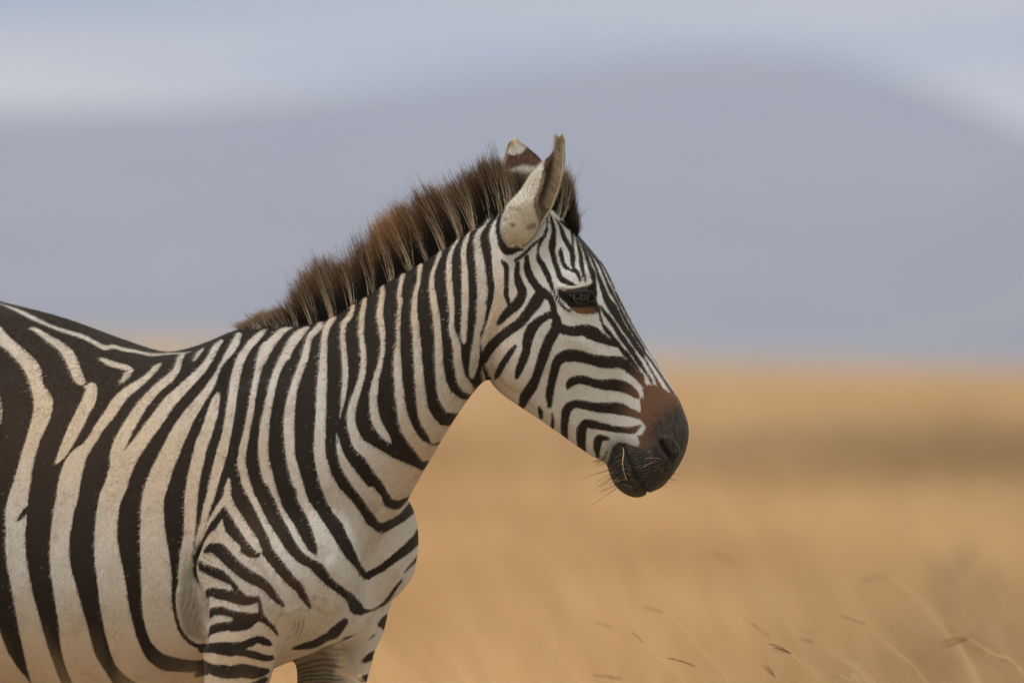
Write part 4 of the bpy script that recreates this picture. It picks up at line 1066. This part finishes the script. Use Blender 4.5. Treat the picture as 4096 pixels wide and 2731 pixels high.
def col_near(UV, A, f, inner):
    m = UV.shape[0]
    c = np.empty(UV.shape[:2] + (3,))
    if inner:
        c[:] = np.array([.62, .56, .47])
        dk = .7 * np.exp(-((f - .58) / .10) ** 2) * np.clip((UV[..., 1] - 690) / 120, 0, 1)
        c = c * (1 - .8 * dk[..., None]) + np.array([.05, .04, .03]) * .8 * dk[..., None]
        rim = np.exp(-((f - 1) / .14) ** 2)[..., None]
        c = c * (1 - rim) + np.array([.66, .56, .42]) * rim
        rim = np.exp(-(f / .03) ** 2)[..., None]
        c = c * (1 - rim) + BROWN * rim
    else:
        c[:] = WHITE
        d = poly_d(UV.reshape(-1, 2), dark_patch).reshape(UV.shape[:2])
        k = np.clip(.5 - d / 8, 0, 1)[..., None]
        c = c * (1 - k) + DK * k
        tip = np.clip((600 - UV[..., 1]) / 30, 0, 1)[..., None]
        c = c * (1 - tip) + CREAM * tip
        rim = (np.exp(-((f - .015) / .02) ** 2) * np.clip((900 - UV[..., 1]) / 60, 0, 1))[..., None]
        c = c * (1 - rim) + np.array([.16, .085, .045]) * rim
        for (mx_, my_, r_) in ((310, 1150, 9), (380, 960, 7), (285, 940, 6), (240, 1090, 6), (330, 1160, 8), (520, 1190, 12), (580, 1170, 14)):
            pu, pv_ = tc('M', mx_, my_)
            k = .7 * np.exp(-((UV[..., 0] - pu) ** 2 + (UV[..., 1] - pv_) ** 2) / r_ ** 2)[..., None]
            c = c * (1 - k) + np.array([.07, .055, .045]) * k
    return c
V, F, Cc, Vo, Vi = make_ear(NEAR_EAR, -.072, .85, col_near, lean=-.012)
ear = mesh_np('ear', V, F.ravel(), np.full(len(F), 4), mat_ear, zebra)
attr_c(ear, 'tint', Cc)
ear['label'] = 'cupped off-white ear turned forward, brown patch at its rim'
# pale hairs that fringe the rim and fill the cup
n = 6500
i = rng.integers(8, Vi.shape[0] - 28, n)
j = np.where(rng.random(n) < .45, Vi.shape[1] - 1 - rng.integers(0, 5, n), rng.integers(18, Vi.shape[1], n))
p = Vi[i, j]
tow = (Vi[i, 2] - p); tow /= np.linalg.norm(tow, axis=1, keepdims=True) + 1e-9
ln = (.011 + .013 * rng.random(n))[:, None]
d = tow * ln * .8 + np.array([.15, -.2, .5]) * ln + rng.normal(0, .0025, (n, 3))
t = np.linspace(0, 1, 4)
P = p[:, None, :] + d[:, None, :] * t[None, :, None]
cc = np.where(rng.random((n, 1)) < .75, np.array([[.80, .72, .60]]), np.array([[.10, .08, .06]]))
strand_mesh('ear_hair', P, np.broadcast_to(.00035 * (1 - .8 * t), (n, 4)), mat_hair, ear, np.repeat(cc[:, None, :], 4, 1), kind='stuff')
def ear_fuzz(Vo, tint, parent, n, ln0):
    m, na, _ = Vo.shape
    i = rng.integers(1, m - 2, n)
    j = np.where(rng.random(n) < .22, np.where(rng.random(n) < .5, 0, na - 2), rng.integers(0, na - 1, n))
    fi, fj = rng.random((n, 1)), rng.random((n, 1))
    p = (Vo[i, j] * (1 - fj) + Vo[i, j + 1] * fj) * (1 - fi) + (Vo[i + 1, j] * (1 - fj) + Vo[i + 1, j + 1] * fj) * fi
    cen = Vo.mean(1)[i]
    nr = p - cen; nr /= np.linalg.norm(nr, axis=1, keepdims=True) + 1e-9
    up = Vo[i - 1, j] - Vo[i + 1, j]; up /= np.linalg.norm(up, axis=1, keepdims=True) + 1e-9
    d = up * .9 + nr * (.25 + .2 * rng.random((n, 1))) + rng.normal(0, .2, (n, 3))
    d /= np.linalg.norm(d, axis=1, keepdims=True)
    ln = ln0 * (.6 + .8 * rng.random((n, 1)))
    w = np.cross(d, nr); w /= np.linalg.norm(w, axis=1, keepdims=True) + 1e-9
    V = np.stack([p - w * .0004, p + w * .0004, p + d * ln], 1).reshape(-1, 3)
    o = mesh_np('ear_fuzz', V, np.arange(n * 3), np.full(n, 3), mat_hair, parent, smooth=False)
    c = tint[i, j] * (.75 + .45 * rng.random((n, 1)))
    attr_c(o, 'tint', np.repeat(c, 3, axis=0))
    o['kind'] = 'stuff'
ear_fuzz(Vo, Cc[:Vo.shape[0] * Vo.shape[1]].reshape(Vo.shape), ear, 9000, .0055)
FAR_EAR = [(112, 315, 385, 8, -200), (128, 278, 425, 8, -200), (160, 262, 470, 8, -200), (210, 248, 530, 8, -200), (270, 232, 608, 8, -200), (330, 205, 660, 8, -200), (400, 190, 700, 8, -205),
           (480, 180, 730, 8, -210), (600, 185, 745, 8, -215), (750, 215, 735, 5, -230), (900, 280, 700, 0, -300), (1000, 330, 640, 0, -360)]
def col_far(UV, A, f, inner):
    c = np.empty(UV.shape[:2] + (3,)); c[:] = WHITE
    mx_ = (UV[..., 0] - 1950) * 3.136; my_ = (UV[..., 1] - 530) * 3.136
    top = np.interp(mx_, [230, 330, 430, 470, 520], [255, 275, 255, 210, 150])
    bot = np.interp(mx_, [180, 300, 450, 600, 680], [520, 480, 430, 455, 380])
    k = (np.clip((my_ - top) / 22, 0, 1) * np.clip((bot - my_) / 40, 0, 1))[..., None]
    edge = np.clip(1 - (mx_ - np.interp(my_, [110, 250, 400, 500], [300, 236, 190, 180])) / 45, 0, 1)[..., None]
    c = c * (1 - k) + BROWN * 1.15 * k
    c = c * (1 - edge * .8) + CREAM * edge * .8
    ct = np.clip((190 - my_) / 60, 0, 1)[..., None]
    c = c * (1 - ct) + CREAM * ct
    return c
V, F, Cc, Vo2, Vi2 = make_ear(FAR_EAR, .058, .55, col_far, lean=.02)
ear2 = mesh_np('ear', V, F.ravel(), np.full(len(F), 4), mat_ear, zebra)
attr_c(ear2, 'tint', Cc)
ear_fuzz(Vo2, Cc[:Vo2.shape[0] * Vo2.shape[1]].reshape(Vo2.shape), ear2, 5000, .006)
ear2['label'] = 'far ear turned outward, white tip over a brown band'

# ---- eyes
M = NT('eyeball')
g = M.n('ShaderNodeTexCoord').outputs['Object']
sx = M.n('ShaderNodeSeparateXYZ', {'Vector': g})
# iris disc with a broad horizontal pupil, in the eyeball's own axes (-Y looks out)
rr = M.math('SQRT', M.math('ADD', M.math('POWER', sx.outputs['X'], 2), M.math('POWER', sx.outputs['Z'], 2)))
pu = M.math('SQRT', M.math('ADD', M.math('POWER', M.math('MULTIPLY', sx.outputs['X'], .62), 2), M.math('POWER', M.math('SUBTRACT', sx.outputs['Z'], .002), 2)))
iris = M.mix(M.noise(g, 500, 3), (.03, .015, .008), (.10, .055, .028))
c = M.mix(M.sstep(pu, .0060, .0078), (.004, .003, .003), iris)
c = M.mix(M.sstep(rr, .0115, .0135), c, (.012, .008, .006))
M.bsdf(c, .12, .35)
mat_eye = M.m
M = NT('eyelid_skin')
M.bsdf(M.attr('tint').outputs['Color'], .55, .2, M.bump(M.noise(M.n('ShaderNodeTexCoord').outputs['Object'], 900, 2), .6, .002))
mat_lid = M.m
def eye_point(tile_x, tile_y, out, sg):
    """a point on sheet J, 'out' metres out of the old skin level, on side sg"""
    u, v = tc('J', tile_x, tile_y)
    u0 = u + (-EYE_Y) * math.sin(np.interp(u, U_T, TH_T)) / S * -1.0
    y = EYE_Y - out
    P = deform(np.array([u - y * math.sin(float(np.interp(u, U_T, TH_T))) / S]), np.array([v]), np.array([y]))[0]
    if sg > 0:
        P = deform(np.array([u - y * math.sin(float(np.interp(u, U_T, TH_T))) / S]), np.array([v]), np.array([-y]))[0]
    return P
for sg in (-1, 1):
    ER = .0205
    cpt = eye_point(1075, 1085, -.0168, sg)
    me = bpy.data.meshes.new('eye')
    import bmesh
    bm = bmesh.new()
    bmesh.ops.create_uvsphere(bm, u_segments=40, v_segments=24, radius=ER)
    for vv in bm.verts:          # cornea bulge
        k = max(0, -vv.co.y / ER - .75)
        vv.co *= 1 + k * .12
    for f in bm.faces: f.smooth = True
    bm.to_mesh(me); bm.free()
    me.materials.append(mat_eye)
    eye = bpy.data.objects.new('eye', me)
    eye.location = cpt
    if sg > 0: eye.rotation_euler = (0, 0, math.pi)
    eye.rotation_euler = (R(4), 0, (R(10) if sg < 0 else math.pi - R(10)))
    link(eye, zebra)
    bpy.context.view_layer.update()
    # lids: upper fold, dark lash line, lower rim
    def lid(name, pts, col_, parent):
        q = crom([p_ for p_ in pts], 6)
        P = np.array([eye_point(a, b2, o_ * .001, sg) for (a, b2, o_, r_) in q])
        rad = np.maximum(q[:, 3], .3) * .001
        return strand_mesh(name, P[None], rad[None], mat_lid, parent, np.broadcast_to(np.array(col_), (1, len(P), 3)), sides=10)
    lid('eyelid', [(420, 745, -4, .6), (520, 742, -.5, 2.4), (700, 730, 1.6, 3.6), (900, 718, 3.2, 3.6), (1080, 685, 3.6, 3.2), (1250, 636, 2.6, 2.8), (1400, 590, -.5, 1.8), (1450, 560, -4, .6)], (.50, .46, .42), eye)
    lid('eyelid', [(430, 850, -3, 1.0), (560, 890, -1, 3.0), (720, 895, 2.6, 5.0), (900, 885, 5.0, 6.0), (1100, 870, 5.8, 6.2), (1290, 865, 4.0, 5.8), (1420, 900, 0, 4.4), (1500, 990, -3, 2.0)], (.012, .0095, .0085), eye)
    lid('eyelid', [(560, 900, -4, 1.0), (640, 990, -1, 2.0), (740, 1110, .6, 2.2), (880, 1210, 1.8, 2.4), (1050, 1255, 2.4, 2.4), (1230, 1240, 2, 2.4), (1380, 1170, .6, 2.4), (1500, 1150, -1, 2.2), (1620, 1230, -2.5, 1.2)], (.013, .0125, .013), eye)
    nl_ = 46
    f = rng.random(nl_)
    bx = 620 + 760 * f
    bz = np.interp(bx, [600, 780, 950, 1150, 1330, 1400], [930, 925, 920, 910, 910, 920])
    P = []
    for a, b2 in zip(bx, bz):
        o0 = np.interp(a, [600, 950, 1350], [4, 10, 8])
        ln = rng.uniform(.6, 1.15)
        P.append([eye_point(a + (a - 1000) * .10 * t_ * ln, b2 + 130 * t_ * ln, (o0 + 11 * t_ * ln * (1 - .25 * t_)) * .001, sg) for t_ in (0, .35, .7, 1)])
    P = np.array(P)
    lc = np.where(rng.random((nl_, 1)) < .15, np.array([[.30, .27, .24]]), np.array([[.02, .016, .014]]))
    strand_mesh('eyelash', P, np.broadcast_to(.00042 * np.array([1, .85, .6, .2]), (nl_, 4)), mat_hair, eye, np.repeat(lc[:, None, :], 4, 1), kind='stuff')

# ---- mane: erect crest from withers to forelock, hair grows in tufts and carries the neck bands up
ROOT = np.array([(990, 1312, 962, 1296), (1072, 1306, 1040, 1250), (1130, 1306, 1085, 1240), (1174, 1306, 1115, 1228), (1230, 1302, 1172, 1160), (1283, 1297, 1212, 1090), (1346, 1272, 1285, 1045),
                 (1410, 1235, 1375, 1045), (1468, 1192, 1432, 975), (1538, 1158, 1498, 915), (1621, 1096, 1540, 868), (1691, 1046, 1592, 803), (1761, 1006, 1662, 778),
                 (1831, 948, 1742, 752), (1895, 898, 1836, 690), (1965, 864, 1902, 645), (2015, 828, 1970, 622), (2070, 806, 2040, 690), (2130, 800, 2120, 690),
                 (2185, 815, 2215, 690), (2225, 846, 2272, 684), (2252, 872, 2294, 762), (2275, 900, 2302, 848), (2290, 916, 2304, 892)], float)
seglen = np.concatenate([[0], np.cumsum(np.hypot(np.diff(ROOT[:, 0]), np.diff(ROOT[:, 1])))])
def mane_row(s):
    return np.stack([np.interp(s, seglen, ROOT[:, k]) for k in range(4)], -1)
NM, NC = 24000, 560
cs = rng.random(NC) * seglen[-1]
cy_ = rng.normal(-.003, .012, NC)
cl_len = rng.normal(.93, .09, NC)
cl_dx = rng.normal(0, 15, NC)
ci = rng.integers(0, NC, NM)
s_ = np.clip(cs[ci] + rng.normal(0, 17, NM), 0, seglen[-1])
yl = np.clip(cy_[ci] * .8 + rng.normal(0, .011, NM), -.03, .03)
row = mane_row(s_)
drop = (np.abs(yl) / .03) ** 2 * 34            # hair roots down the flanks of the crest
ru_, rv_ = row[:, 0] + drop * .35, row[:, 1] + drop * .9 + 12
rowc = mane_row(cs)
tipc = rowc[:, 2:] + np.stack([cl_dx, rng.normal(0, 6, NC)], -1)
own = row[:, 2:]
tip = .5 * own + .5 * tipc[ci]
L_ = cl_len[ci] * (1.04 - .34 * rng.random(NM) ** 1.6)
stray = rng.random(NM) < .05
L_ = np.where(stray, L_ * 1.16, L_)
tu = ru_ + (tip[:, 0] - ru_) * L_ + rng.normal(0, 5, NM); tv = rv_ + (tip[:, 1] - rv_) * L_ + rng.normal(0, 5, NM)
# band colour where the hair grows
mf = coat(np.stack([ru_ + 6, rv_ + 28], -1), STRIPES, np.full(NM, 40.0))
white = np.clip(.5 - (mf + 2) / 6, 0, 1) * (rng.random(NM) < np.clip(.72 + .35 * np.sin(s_ * .021), .3, .95))
tu = tu + rng.normal(0, 9, NM) * (white > .5)
tu = np.where(stray, tu + rng.normal(0, 24, NM), tu)
ty = yl * 1.1 + (cy_[ci] - yl) * .4 + rng.normal(0, .006, NM)
K = 6
t = np.linspace(0, 1, K)
cu_ = ru_[:, None] + (tu - ru_)[:, None] * t + (rng.normal(0, 4, NM)[:, None] + 10) * np.sin(t * np.pi)
cv_ = rv_[:, None] + (tv - rv_)[:, None] * t
cyy = yl[:, None] * (1 - t) + ty[:, None] * t
P = deform(cu_, cv_, cyy)
rad = (.00040 * (.8 + .5 * rng.random(NM)))[:, None] * (1 - .75 * t ** 1.5)
fore = s_ > seglen[17]
white = np.where(fore, (np.sin(s_ * .055) > .35) * (rng.random(NM) < .7), white)
base = np.where(white[:, None] > .5, np.array([.56, .45, .33]), np.array([.012, .0095, .008]))
rusty = np.clip(np.interp(row[:, 0], [950, 1100, 1300, 1400, 1500, 1560, 1620, 1700, 1800, 1900, 2000, 2100, 2300], [.35, .3, .28, .26, .4, .85, 1, .55, .25, .22, .2, .15, .08]) + rng.normal(0, .15, NM), 0, 1)
tipcol = np.array([.07, .041, .028])[None] * (1 - rusty[:, None]) + np.array([.38, .19, .08])[None] * rusty[:, None]
tipcol = np.where(white[:, None] > .5, .3 * base + .7 * tipcol, tipcol)
ts = np.clip((t - np.where(white > .5, .34, .48)[:, None]) / .5, 0, 1)[..., None]
colm = base[:, None, :] * (1 - ts) + tipcol[:, None, :] * ts
# dense dark underhair inside the brush
NU = 8000
su = rng.random(NU) * seglen[-1]
rw = mane_row(su)
yu = rng.normal(0, .009, NU)
Lu = .45 + .3 * rng.random(NU)
eu = rw[:, 0] + (rw[:, 2] - rw[:, 0]) * Lu + rng.normal(0, 9, NU); ev = rw[:, 1] + 14 + (rw[:, 3] - rw[:, 1]) * Lu
uu = (rw[:, 0] + rng.normal(0, 6, NU))[:, None] * (1 - t) + eu[:, None] * t
vv_ = (rw[:, 1] + 14)[:, None] * (1 - t) + ev[:, None] * t
PU = deform(uu, vv_, np.repeat(yu[:, None], K, 1))
ru2 = np.broadcast_to(.0007 * (1 - .6 * t), (NU, K))
P = np.concatenate([P, PU]); rad = np.concatenate([rad, ru2])
colm = np.concatenate([colm, np.broadcast_to(np.array([.013, .0095, .008]), (NU, K, 3))])
mane = strand_mesh('mane', P, rad, mat_hair, zebra, colm, kind='stuff')

# ---- whiskers and chin hairs
WH = []
wc = []
def whisk(x0, y0, x1, y1, sag, col_):
    u, v = tc('L', x0, y0)
    q = W[skin_at(u, v)]
    u1, v1 = tc('L', x1, y1)
    e = place(np.array(u1), np.array(v1), q[1] + rng.uniform(-.03, .01))
    m_ = (q + e) / 2 + np.array([0, -.004, sag])
    pts = [q * (1 - a) ** 2 + 2 * a * (1 - a) * m_ + e * a * a for a in np.linspace(0, 1, 6)]
    WH.append(pts); wc.append(np.broadcast_to(np.array(col_), (6, 3)))
for k in range(26):
    a = rng.random()
    x0, y0 = 300 + 120 * a + rng.normal(0, 20), 1150 + 230 * a + rng.normal(0, 40)
    ln = rng.uniform(120, 420)
    whisk(x0, y0, x0 - ln * rng.uniform(.8, 1), y0 + ln * rng.uniform(.15, .75), rng.uniform(-.004, .006), (.06, .04, .028) if rng.random() < .6 else (.38, .26, .16))
for k in range(14):
    x0, y0 = rng.uniform(140, 270), rng.uniform(1030, 1110)
    whisk(x0, y0, x0 - rng.uniform(30, 150), y0 + rng.uniform(10, 80), .002, (.05, .035, .025))
for (x0, y0, x1, y1) in ((740, 970, 880, 930), (735, 1042, 910, 1045), (710, 1140, 880, 1080), (930, 1220, 965, 1150), (1270, 740, 1340, 715), (500, 1310, 330, 1330), (420, 1340, 310, 1310), (560, 1385, 420, 1370), (1230, 900, 1275, 860)):
    whisk(x0, y0, x1, y1, .002, (.42, .33, .24))
for k in range(90):
    x0, y0 = rng.uniform(480, 1150), rng.uniform(950, 1400)
    if skin[skin_at(*tc('L', x0, y0))] < .6: continue
    a_ = rng.uniform(-.5, .9); ln = rng.uniform(25, 80)
    whisk(x0, y0, x0 + ln * math.cos(a_), y0 - ln * math.sin(a_), .001, (.22, .17, .13) if rng.random() < .5 else (.05, .04, .03))
WH = np.array(WH)
strand_mesh('whisker', WH, np.broadcast_to(.00042 * np.linspace(1, .25, 6), WH.shape[:2]), mat_hair, zebra, np.array(wc), kind='stuff')

# ---- a straw between the lips
st_ = []
for (x, y, o_) in ((445, 905, 0), (455, 980, .004), (440, 1080, .009), (450, 1180, .008), (475, 1270, .006), (490, 1310, .005)):
    u, v = tc('L', x, y)
    q = W[skin_at(u, v)]
    st_.append(place(np.array(u), np.array(v), q[1] - .002 - o_))
st_ = crom(np.array(st_), 4)
M = NT('straw')
M.bsdf((.42, .28, .13), .6, .3)
straw = strand_mesh('grass_straw', st_[None], np.full((1, len(st_)), .0009) * np.linspace(1.2, .7, len(st_)), M.m, None, None, sides=6)
tag(straw, "thin pale straw of grass hanging from the zebra's dark lips", 'straw')
# ------------------------------------------------------------------ single stalks, herbs and tufts in the grass
TILE['R'] = (2300, 1900, 1.3096)
M = NT('stalk')
M.bsdf(M.attr('tint').outputs['Color'], .7, .15)
mat_stalk = M.m
def stalk(label, tile, tip, neck, stem, Y, rs=.0009, style='spike', n_sp=14, seedcol=(.29, .175, .115)):
    """a leaning grass stalk: seed head from tip to neck, stem through the given points and on to the ground"""
    Y = Y * 1.3 if Y > .2 else Y
    def pt(p): 
        u, v = tc(tile, *p)
        return place(np.array(u), np.array(v), Y)
    T, Nk = pt(tip), pt(neck)
    line = [Nk] + [pt(q) for q in stem]
    last, prev = line[-1], line[-2]
    dv = (last - prev) / (np.linalg.norm(last - prev) + 1e-9)
    hgt = last[2]
    foot = np.array([last[0] + max(.04, dv[0] * hgt * .45), last[1] + .02, -.01])
    line += [last * .55 + foot * .45 + np.array([dv[0] * .05, 0, .06]), foot]
    L = crom(np.array(line), 6)
    root_ = bpy.data.objects.new('grass_stalk', None)
    root_.location = foot
    root_.empty_display_size = .05
    COL.objects.link(root_)
    bpy.context.view_layer.update()
    tag(root_, label, 'grass stalk', 'seeding grass stalks near the zebra')
    stc = np.array([.66, .46, .26]) * (.9 + .2 * random.random())
    strand_mesh('stem', L[None], np.linspace(rs * .6, rs * 1.3, len(L))[None], mat_stalk, root_, np.broadcast_to(stc, (1, len(L), 3)), sides=5)
    ax = T - Nk
    ln = np.linalg.norm(ax); ax = ax / ln
    sd = np.cross(ax, [0, 1, 0])
    P, Rr = [], []
    if style == 'spike':
        for k in range(n_sp * 2):
            a = k / (n_sp * 2)
            b0 = Nk + (T - Nk) * a + np.array([0, 0, -.10 * ln * (a - .5) ** 2 + .025 * ln])
            e = b0 + ax * ln * .13 + (sd * random.uniform(-1, 1) + np.array([0, random.uniform(-1, 1), 0])) * ln * .035
            P.append([b0, b0 * .6 + e * .4, b0 * .25 + e * .75, e]); Rr.append(np.array([.5, 1.3, 1.0, .15]) * ln * .016)
    else:                                         # open fingers
        for k in range(n_sp):
            f = random.uniform(-1, 1)
            e = Nk + ax * ln * random.uniform(.7, 1.02) + sd * ln * .12 * f
            m_ = (Nk + e) / 2 + sd * ln * (.10 * f) + np.array([0, 0, .05 * ln])
            q = [Nk * (1 - a) ** 2 + 2 * a * (1 - a) * m_ + e * a * a for a in (0, .4, .75, 1)]
            P.append(q); Rr.append(np.array([.6, 1.2, 1.0, .3]) * ln * .007)
    P = np.array(P); Rr = np.array(Rr)
    sc = np.array(seedcol)[None, None] * (.75 + .5 * rng.random((len(P), 1, 1)))
    h_ = strand_mesh('seed_head', P, Rr, mat_stalk, root_, np.broadcast_to(sc, P.shape), sides=4)
    h_['kind'] = 'stuff'
    return root_
stalk('sharp thin grass stalk with a drooping open seed head, right of centre at the bottom', 'R', (990, 890), (1135, 935), [(1200, 1005), (1275, 1088)], .04, .0008, 'open', 7, (.14, .085, .05))
stalk('grass stalk with a short dark brown spike, lowest left of the sharp drooping stalk', 'R', (495, 958), (635, 1000), [(690, 1045), (735, 1088)], .28, .0007, 'spike', 12)
stalk('grass stalk with a small brown spike slanting steeply, below the zebra chin', 'R', (300, 822), (362, 880), [(430, 960), (540, 1088)], .35, .0007, 'spike', 9)
stalk('short grass stalk with a feathery brown head at the bottom edge under the drooping stalk', 'R', (978, 980), (1050, 1057), [(1066, 1074), (1082, 1092)], .32, .0007, 'open', 9)
stalk('grass stalk with a small forked head pointing left, mid right near the bottom', 'R', (1150, 862), (1255, 878), [(1380, 960), (1540, 1088)], .75, .0009, 'open', 6)
stalk('tall grass stalk with a pale hooked tip arching over at right', 'R', (1390, 738), (1525, 782), [(1680, 925), (1830, 1075)], .85, .0012, 'spike', 6, (.30, .19, .11))
stalk('blurred grass stalk with a long dark head and bright stem below the muzzle', 'R', (360, 690), (462, 716), [(560, 800), (710, 975), (800, 1088)], 1.25, .0018, 'spike', 12)
stalk('blurred grass stalk with a flat feathery head near the right edge', 'R', (1900, 888), (2060, 856), [(2190, 935), (2352, 1040)], 1.05, .0013, 'open', 8, (.20, .12, .07))
stalk('blurred upright grass stalk crossing the feathery one near the right edge', 'R', (1930, 758), (1998, 850), [(2050, 960), (2110, 1070)], 1.4, .0019, 'open', 6, (.34, .22, .12))
stalk('grass stalk with a small dark spike between muzzle and hooked stalk', 'R', (925, 778), (1022, 848), [(1120, 930), (1300, 1080)], .95, .0009, 'spike', 8)
stalk('low blurred grass stalk with a long thin head at the bottom left of the field', 'R', (105, 1048), (250, 1066), [(300, 1090), (350, 1120)], .95, .0009, 'spike', 12)
stalk('blurred grass stalk with a dark tip and long pale stem beside the zebra chest', 'R', (100, 765), (190, 800), [(420, 955), (560, 1088)], 1.15, .0014, 'spike', 6)
stalk('strongly blurred brown seed head floating high below the muzzle', 'R', (715, 405), (840, 462), [(1000, 650), (1160, 860), (1300, 1088)], 2.7, .0016, 'spike', 14)
stalk('strongly blurred curved seed head high up at right of the field', 'R', (1505, 550), (1640, 528), [(1760, 610), (1900, 760), (2080, 1050)], 2.5, .0019, 'spike', 14)
stalk('small dark seed head at the bottom edge right of the sharp stalk', 'R', (1335, 1058), (1385, 1046), [(1450, 1075), (1500, 1100)], .6, .0008, 'spike', 6)
stalk('faint blurred stalk with a pale head left of the hooked stalk', 'R', (1180, 800), (1260, 838), [(1420, 960), (1560, 1088)], 1.9, .0013, 'spike', 8, (.28, .18, .10))
stalk("pale blurred grass stalk rising in front of the zebra's breast", 'G', (1020, 1220), (1075, 1300), [(1130, 1390), (1230, 1560)], -3.6, .0012, 'open', 4, (.30, .2, .12))
stalk("golden seed head bent in front of the zebra's far foreleg", 'G', (1080, 1478), (1215, 1522), [(1290, 1560), (1340, 1600)], -1.1, .0007, 'open', 9, (.46, .30, .16))
stalk('dry stalk bottom right corner with a dark blurred spike', 'R', (2230, 960), (2330, 1000), [(2400, 1060), (2440, 1110)], 1.3, .001, 'spike', 9)

# herbs among the grass, grey-green and browned
M = NT('herb_leaf')
M.bsdf(M.attr('tint').outputs['Color'], .8, .1)
mat_herb = M.m
def herb(label, u, v_top, dist, hgt, wid, col_):
    Y = dist - CAM_D
    x = (u - 2048) * S * dist / CAM_D
    r_ = bpy.data.objects.new('herb', None)
    r_.location = (x, Y, 0); r_.empty_display_size = .1
    COL.objects.link(r_); bpy.context.view_layer.update()
    tag(r_, label, 'herb', 'herbs in the dry grass')
    n = 9
    P = []
    for k in range(n):
        a = random.uniform(0, 6.28); s = random.uniform(.2, 1)
        e = np.array([x + math.cos(a) * wid * s, Y + math.sin(a) * wid * s, hgt * random.uniform(.6, 1)])
        b0 = np.array([x + random.uniform(-.03, .03), Y + random.uniform(-.03, .03), -.01])
        P.append([b0, b0 * .6 + e * .4 + np.array([0, 0, .06]), b0 * .25 + e * .75 + np.array([0, 0, .05]), e])
    P = np.array(P)
    strand_mesh('stem', P, np.broadcast_to(np.array([.004, .0035, .003, .0015]), (n, 4)), mat_herb, r_, np.broadcast_to(np.array([.16, .12, .07]), (n, 4, 3)), sides=4)['kind'] = 'stuff'
    m = 90
    i = rng.integers(0, n, m); t = rng.random(m) ** .6
    c = P[i, 1] * (1 - t)[:, None] + P[i, 3] * t[:, None] + rng.normal(0, .03, (m, 3))
    c[:, 2] = np.maximum(c[:, 2], .03)
    d1 = rng.normal(0, 1, (m, 3)); d1 /= np.linalg.norm(d1, axis=1, keepdims=True)
    d2 = np.cross(d1, rng.normal(0, 1, (m, 3))); d2 /= np.linalg.norm(d2, axis=1, keepdims=True)
    s = (.018 + .02 * rng.random(m))[:, None]
    V = np.stack([c - d1 * s, c + d2 * s * .4, c + d1 * s, c - d2 * s * .4], 1).reshape(-1, 3)
    lf = mesh_np('foliage', V, np.arange(m * 4), np.full(m, 4), mat_herb, r_, smooth=False)
    attr_c(lf, 'tint', np.repeat(np.array(col_) * (.6 + .8 * rng.random((m, 1))), 4, axis=0))
    lf['kind'] = 'stuff'
herb('tall greyish blurred herb, the highest soft smudge at far right', 3850, 2150, 36, .50, .17, (.42, .30, .19))
herb('brown blurred herb just below and left of the tall greyish one', 3760, 2300, 30, .38, .20, (.42, .29, .18))
herb('wide brown blurred herb low in the middle of the right half', 3480, 2360, 29, .30, .24, (.38, .26, .16))

# near tufts of tall grass between camera and zebra, far out of focus
def tuft(label, u, v_top, dist, n, spread):
    Y = dist - CAM_D
    x0 = (u - 2048) * S * dist / CAM_D
    ztop = CAM_Z + (1410 - v_top) * S * dist / CAM_D
    b0 = np.stack([x0 + .18 + rng.normal(0, spread * .5, n), Y + rng.normal(0, .06, n), np.full(n, -.01)], -1)
    tp_ = np.stack([x0 + rng.normal(0, spread, n), Y + rng.normal(0, .1, n), ztop * (1 - .12 * rng.random(n))], -1)
    t = np.linspace(0, 1, 6)[None, :, None]
    P = b0[:, None] * (1 - t) + tp_[:, None] * t
    P[:, :, 0] -= .10 * (t[..., 0] ** 2 - t[..., 0])
    r_ = strand_mesh('grass_tuft', P, np.broadcast_to(.0016 * np.linspace(1.2, .4, 6), (n, 6)), mat_stalk, None, np.broadcast_to(np.array([.50, .33, .17]), (n, 6, 3)), sides=4)
    tag(r_, label, 'grass tuft', 'tall grass tufts near the camera')
tuft("soft blurred tuft of tall dry grass before the zebra's belly, left", 330, 2490, 10.5, 34, .10)
tuft("soft blurred tuft of tall dry grass at the bottom beside the near foreleg", 610, 2690, 10.0, 26, .07)
